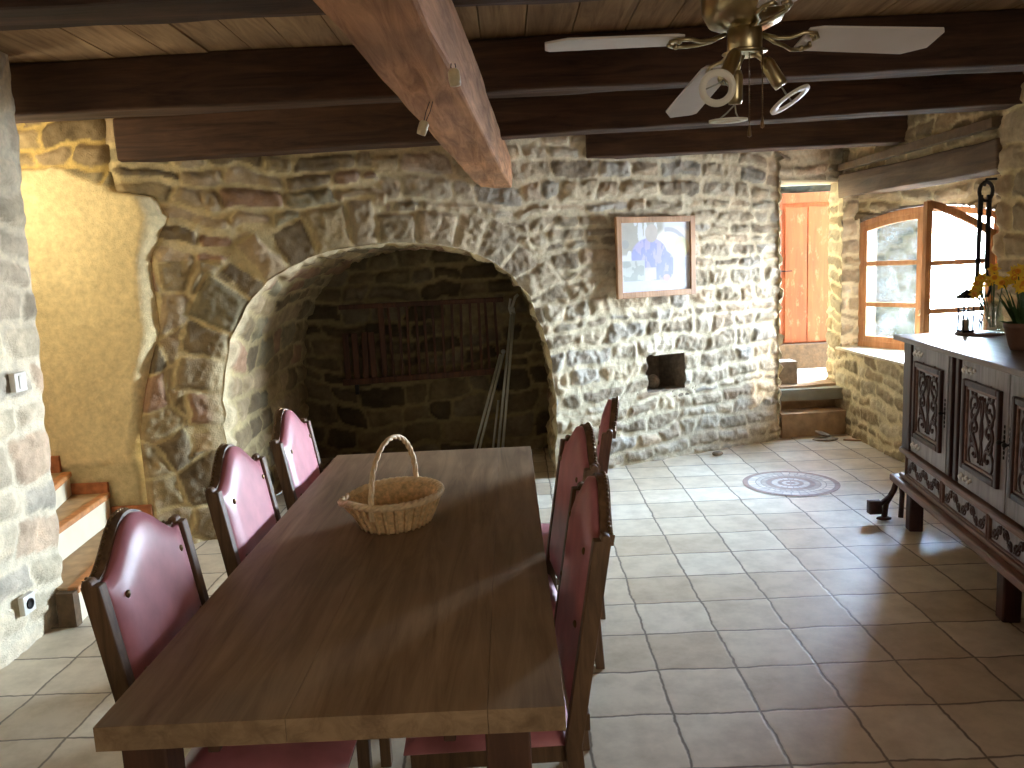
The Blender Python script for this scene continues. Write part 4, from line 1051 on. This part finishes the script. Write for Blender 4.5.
# ------------------------------------------------------------------ picture
tw = math.atan(WB); pc = empty('picture_frame', (1.125, WA+WB*1.125, 1.62), 'square pale wood framed picture, a reflection painted into it, hanging on the stone wall right of the arch', 'picture', None, tw)
def pbx(mb, x0, x1, y0, y1, z0, z1): return mb.box(x0, x1, y0, y1, z0, z1)
hwp, hhp, fwd = .365, .305, .045
tiltm = Matrix.Rotation(-.0, 4, 'X')
for (a, b, c, d) in ((-hwp, -hwp+fwd, -hhp, hhp), (hwp-fwd, hwp, -hhp, hhp), (-hwp+fwd, hwp-fwd, hhp-fwd, hhp), (-hwp+fwd, hwp-fwd, -hhp, -hhp+fwd)):
    MB().box(a, b, -.085, -.055, c, d).build('frame', M['framewood'], pc, False, .003)
def reflection_mesh():  # reflection of the room and a figure, painted into the vertex colours
    nu, nv = 150, 120; x, z = [q.ravel() for q in np.meshgrid(np.linspace(-1, 1, nu), np.linspace(-1, 1, nv), indexing='ij')]
    def S(c): return np.array(lin(c))
    n1 = fbm(x*4, z*4, 3, 4); col = np.tile(S((226, 232, 236)), (len(x), 1)).astype(float)
    def put(mask, c, var=.15):
        nonlocal col; m = np.clip(mask, 0, 1)[:, None]; col = col*(1-m)+(S(c)*(1-var+2*var*n1)[:, None])*m
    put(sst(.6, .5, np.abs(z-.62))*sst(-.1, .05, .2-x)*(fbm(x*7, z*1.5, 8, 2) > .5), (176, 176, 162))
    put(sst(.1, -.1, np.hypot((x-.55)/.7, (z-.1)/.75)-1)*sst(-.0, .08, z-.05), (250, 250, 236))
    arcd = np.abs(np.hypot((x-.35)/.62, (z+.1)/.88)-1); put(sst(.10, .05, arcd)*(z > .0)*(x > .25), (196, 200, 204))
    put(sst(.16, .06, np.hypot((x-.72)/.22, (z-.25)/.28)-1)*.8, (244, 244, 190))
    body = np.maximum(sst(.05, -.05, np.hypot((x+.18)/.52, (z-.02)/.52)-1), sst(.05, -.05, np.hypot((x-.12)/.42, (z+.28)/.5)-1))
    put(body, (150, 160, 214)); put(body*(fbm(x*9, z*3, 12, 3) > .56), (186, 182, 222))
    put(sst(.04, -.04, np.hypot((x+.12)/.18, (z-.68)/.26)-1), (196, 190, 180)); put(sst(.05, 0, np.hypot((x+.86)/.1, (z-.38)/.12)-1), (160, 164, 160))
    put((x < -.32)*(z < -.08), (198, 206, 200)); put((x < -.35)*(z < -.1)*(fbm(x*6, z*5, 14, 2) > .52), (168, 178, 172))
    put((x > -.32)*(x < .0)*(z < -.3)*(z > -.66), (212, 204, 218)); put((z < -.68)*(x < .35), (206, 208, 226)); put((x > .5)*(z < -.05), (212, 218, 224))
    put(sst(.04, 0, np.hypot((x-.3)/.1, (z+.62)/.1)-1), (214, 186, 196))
    col = col*.82+.18*.9  # whitened all over: glare on the picture painted into the colour
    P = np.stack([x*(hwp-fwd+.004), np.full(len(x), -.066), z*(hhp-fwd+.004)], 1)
    m, nt, b = newmat('print'); at = N(nt, 'ShaderNodeAttribute', attribute_name='stone_colour'); L(nt, at.outputs['Color'], b.inputs['Base Color'])  # not a print: shows the painted-in reflection and glare
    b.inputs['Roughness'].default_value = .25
    return grid_mesh('print', P, nu, nv, col, None, m, pc)  # carries the painted-in reflection, not a print
reflection_mesh()['label'] = 'pale painted-in reflection with a soft blue and lilac figure shape'
MB().box(-hwp+.01, hwp-.01, -.064, -.057, -hhp+.01, hhp-.01).build('backing', M['framewood'], pc)
MB().tube([(0, -.055, .29), (0, .02, .30)], .005).build('hanging_nail', M['iron'], pc)

# ------------------------------------------------------------------ recess contents
rk = empty('hay_rack', (-.75, 6.78, .70), 'dark wooden hay rack of upright bars on the back wall inside the arch', 'rack')
k = MB(); k.bar((-.68, 0, .62), (.71, 0, .625), .045, .04); k.build('top_rail', M['rack'], rk, False, .006)
k = MB(); k.bar((-.69, 0, -.02), (.66, 0, .02), .055, .05); k.build('bottom_rail', M['rack'], rk, False, .006)
for i in range(18):
    x = -.64+1.28*i/17; w = .05 if i < 5 else .022
    MB().bar((x+rf.uniform(-.01, .01), 0, .0), (x+rf.uniform(-.012, .012), 0, .62 if i > 4 else (.40 if i < 4 else .62)), w, .022, (0, 1, 0)).build('bar', M['rack'], rk, False, .004)
for x in (-.58, .62): MB().bar((x, .02, -.13), (x, .02, .0), .03, .03, (0, 1, 0)).build('bracket', M['iron'], rk)
fs_ = empty('folding_stand', (0, 6.62, 0), 'thin grey folding metal stand leaning inside the arch recess', 'stand')
def leg_(a, b, r=.011): MB().tube([a, ((a[0]+b[0])/2, (a[1]+b[1])/2, (a[2]+b[2])/2), b], r, 8).build('tube_leg', M['alu'], fs_, True)
leg_((-.115, -.12, 0), (.045, .12, 1.22)); leg_((-.155, -.12, 0), (.02, .12, 1.20)); leg_((-.33, -.15, 0), (-.055, .0, .90)); leg_((-.37, -.15, 0), (-.085, .0, .88))
leg_((-.20, -.12, .0), (-.12, -.04, .5), .009)
k = MB(); k.tube([(.045, .12, 1.20), (.03, .12, 1.26), (.06, .13, 1.34), (.085, .14, 1.36)], .013, 8); k.tube([(.02, .12, 1.19), (.005, .12, 1.25), (.02, .12, 1.33)], .01, 8); k.ball((.03, .12, 1.24), .024, 8); k.build('joint', M['alu'], fs_, True); MB().ball((-.06, .0, .9), .02, 8).build('joint', M['alu'], fs_, True)

# small stones
def rock(name, loc, r, sc, seed, label, cat='stone', group=None, mat=None):
    rg = random.Random(seed); mb = MB(); n = 12; k = 8; vs = []
    mb.ball((0, 0, 0), r, 12, sc); mb.v = [tuple(c*(1+.22*(float(vnoise(np.array([v[0]*30+seed]), np.array([v[1]*30+v[2]*41]), seed)[0])-.5)) for c in v) for v in mb.v]
    mb.v = [(v[0], v[1], max(v[2], -r*sc[2]*.8)) for v in mb.v]
    o = mb.build(name, mat or M['rock'], None, False, .002); o.location = loc; tag(o, label, cat, group); return o
rock('flat_stone', (2.66, 6.70, .012), .09, (1.2, .7, .16), 2, 'flat grey slate piece lying on the tiles at the foot of the stone steps')
o = rock('flat_stone', (2.655, 6.745, .05), .075, (1.1, .8, .16), 5, 'tilted slate piece propped on the flat one by the stone steps'); o.rotation_euler = (.25, .25, .4)
tag(MB().bar((2.80, 6.66, .008), (2.93, 6.60, .008), .022, .012).build('wood_stick', M['framewood'], None, False, .003), 'pale wooden stick lying on the floor right of the slate pieces', 'stick')
rock('loose_stone', (1.64, 6.33, .02), .035, (1.3, .9, .6), 8, 'small dark pebble on the floor by the back wall between arch and steps')
rock('loose_stone', (1.16, 6.48, .61), .055, (.9, .9, 1.1), 9, 'rounded grey stone sitting inside the square wall pocket')

# mosaic medallion in the floor
def mosaic():
    nr, na = 46, 240; r, a = [q.ravel() for q in np.meshgrid(np.linspace(.004, .325, nr*2), np.linspace(0, 2*PI, na), indexing='ij')]
    col = np.zeros((len(r), 3)); A = np.array(lin((196, 184, 166))); B_ = np.array(lin((146, 116, 100))); G = np.array(lin((172, 154, 136)))
    rings = [(0, .03, B_, 6), (.03, .06, A, 10), (.06, .085, B_, 14), (.085, .13, A, 18), (.13, .165, B_, 24), (.165, .2, G, 30), (.2, .235, A, 34), (.235, .29, A, 30), (.29, .33, B_, 44)]
    for (a0, a1, c, n) in rings:
        m = (r >= a0) & (r < a1); fr = (a/(2*PI)*n) % 1; ed = np.minimum(np.minimum(fr, 1-fr)/n*2*PI*r, np.minimum(r-a0, a1-r))
        id_ = np.floor(a/(2*PI)*n); sh = .8+.4*_hash(id_, id_*0+int(a0*1000), 3); j = sst(.001, .005, ed)
        cc = c[None, :]*sh[:, None]*j[:, None]+np.array(lin((140, 128, 118)))[None, :]*(1-j)[:, None]; col[m] = cc[m]
    P = np.stack([r*np.cos(a), r*np.sin(a), np.full(len(r), .0035)], 1)
    m, nt, b = newmat('mosaic'); at = N(nt, 'ShaderNodeAttribute', attribute_name='stone_colour'); L(nt, at.outputs['Color'], b.inputs['Base Color']); b.inputs['Roughness'].default_value = .5
    o = grid_mesh('floor_mosaic', P, nr*2, na, col, None, m); o.location = (1.925, 5.45, 0)
    return tag(o, 'round mosaic medallion set in the floor tiles before the steps', 'mosaic')
mosaic()

# switch and socket on the left wall
sw = empty('wall_switch', (-2.17, 3.50, 1.194), 'white light switch on the stone wall end at the left', 'switch')
MB().box(-.015, .012, -.042, .042, -.042, .042).build('plate', M['white'], sw, False, .003); MB().box(.012, .017, -.018, .018, -.03, .03).build('rocker', M['white'], sw, False, .002)
so = empty('power_socket', (-2.195, 3.39, .215), 'white power socket low on the stone wall end at the left', 'socket')
MB().box(-.015, .010, -.042, .042, -.042, .042).build('plate', M['white'], so, False, .003)
MB().lathe([(.024, 0), (.024, .006), (.02, .006), (.02, .001), (.001, .001)], 20, Matrix.Translation((.0095, 0, 0)) @ Matrix.Rotation(PI/2, 4, 'Y')).build('outlet', M['iron'], so, True)

# ------------------------------------------------------------------ light
w = bpy.data.worlds.new('sky'); bpy.context.scene.world = w; w.use_nodes = True; nt = w.node_tree; bg = nt.nodes['Background']
tc = N(nt, 'ShaderNodeTexCoord'); sx = N(nt, 'ShaderNodeSeparateXYZ'); L(nt, tc.outputs['Generated'], sx.inputs[0])
c = ramp(nt, sx.outputs[2], [(0.0, (.74, .85, 1, 1)), (.10, (.66, .82, 1, 1)), (.6, (.42, .64, 1, 1))]); L(nt, c, bg.inputs[0])
# bright hazy sky around the sun's side
dt = N(nt, 'ShaderNodeVectorMath', operation='DOT_PRODUCT'); L(nt, tc.outputs['Generated'], dt.inputs[0]); dt.inputs[1].default_value = Vector((.74, .62, .22)).normalized()
def wm(op, a, b_):
    n = N(nt, 'ShaderNodeMath', operation=op); L(nt, a, n.inputs[0]); n.inputs[1].default_value = b_; return n.outputs[0]
g = wm('MAXIMUM', dt.outputs['Value'], 0.); g = wm('POWER', g, 4.); g = wm('MULTIPLY', g, GLOW); g = wm('ADD', g, 2.5); L(nt, g, bg.inputs[1])
def light(name, kind, loc, target, energy, color, size=1, size_y=None, portal=False, angle=.01):
    l = bpy.data.lights.new(name, kind); l.energy = energy; l.color = color
    if kind == 'AREA':
        l.size = size
        if size_y: l.shape = 'RECTANGLE'; l.size_y = size_y
        if portal: l.cycles.is_portal = True
    if kind == 'SUN': l.angle = angle
    if kind == 'POINT': l.shadow_soft_size = size
    o = bpy.data.objects.new(name, l); C.objects.link(o); o.location = loc
    o.rotation_euler = (Vector(target)-Vector(loc)).to_track_quat('-Z', 'Y').to_euler(); return o
wc = WM @ Vector((WL/2, .14, 1.35)); light('window_portal', 'AREA', wc, wc-WN, 1, (1, 1, 1), 1.05, 1.2, True)
light('door_portal', 'AREA', (2.9, 7.45, 1.3), (2.9, 0, 1.3), 1, (1, 1, 1), 1.2, 1.8, True)
light('sun', 'SUN', (8, 5, 5), (8-.86, 5+.30, 5-.46), 4.5, (1, .84, .62), angle=.02)
light('stair_lamp', 'POINT', (-2.82, 4.0, 2.12), (0, 0, 0), 29, (1, .91, .66), .12)
light('rear_fill', 'AREA', (1.4, -1.35, 1.5), (-.4, 3, 1.0), 26, (1, .90, .76), 1.6, 1.2)  # unseen fill light added behind the camera; the rear wall has no opening

# ------------------------------------------------------------------ camera
f_ = 800.; p_ = math.atan(118/800*math.cos(.046)); r_ = math.atan(.046)
cp, sp, cr, sr = math.cos(p_), math.sin(p_), math.cos(r_), math.sin(r_)
Fw = Vector((0, cp, -sp)); U0 = Vector((0, sp, cp)); X0 = Vector((1, 0, 0))
Rt = X0*cr-U0*sr; Up = X0*sr+U0*cr
cam = bpy.data.cameras.new('camera'); cam.lens = 36*f_/1024; cam.sensor_width = 36; cam.sensor_fit = 'HORIZONTAL'; cam.clip_start = .05
co = bpy.data.objects.new('camera', cam); C.objects.link(co)
mm = Matrix((Rt, Up, -Fw)).transposed().to_4x4(); mm.translation = (0, 0, 1.6); co.matrix_world = mm
sc = bpy.context.scene; sc.camera = co
sc.view_settings.view_transform = 'Standard'; sc.view_settings.look = 'None'; sc.view_settings.gamma = 1; sc.view_settings.exposure = .04
sc.view_settings.use_curve_mapping = False
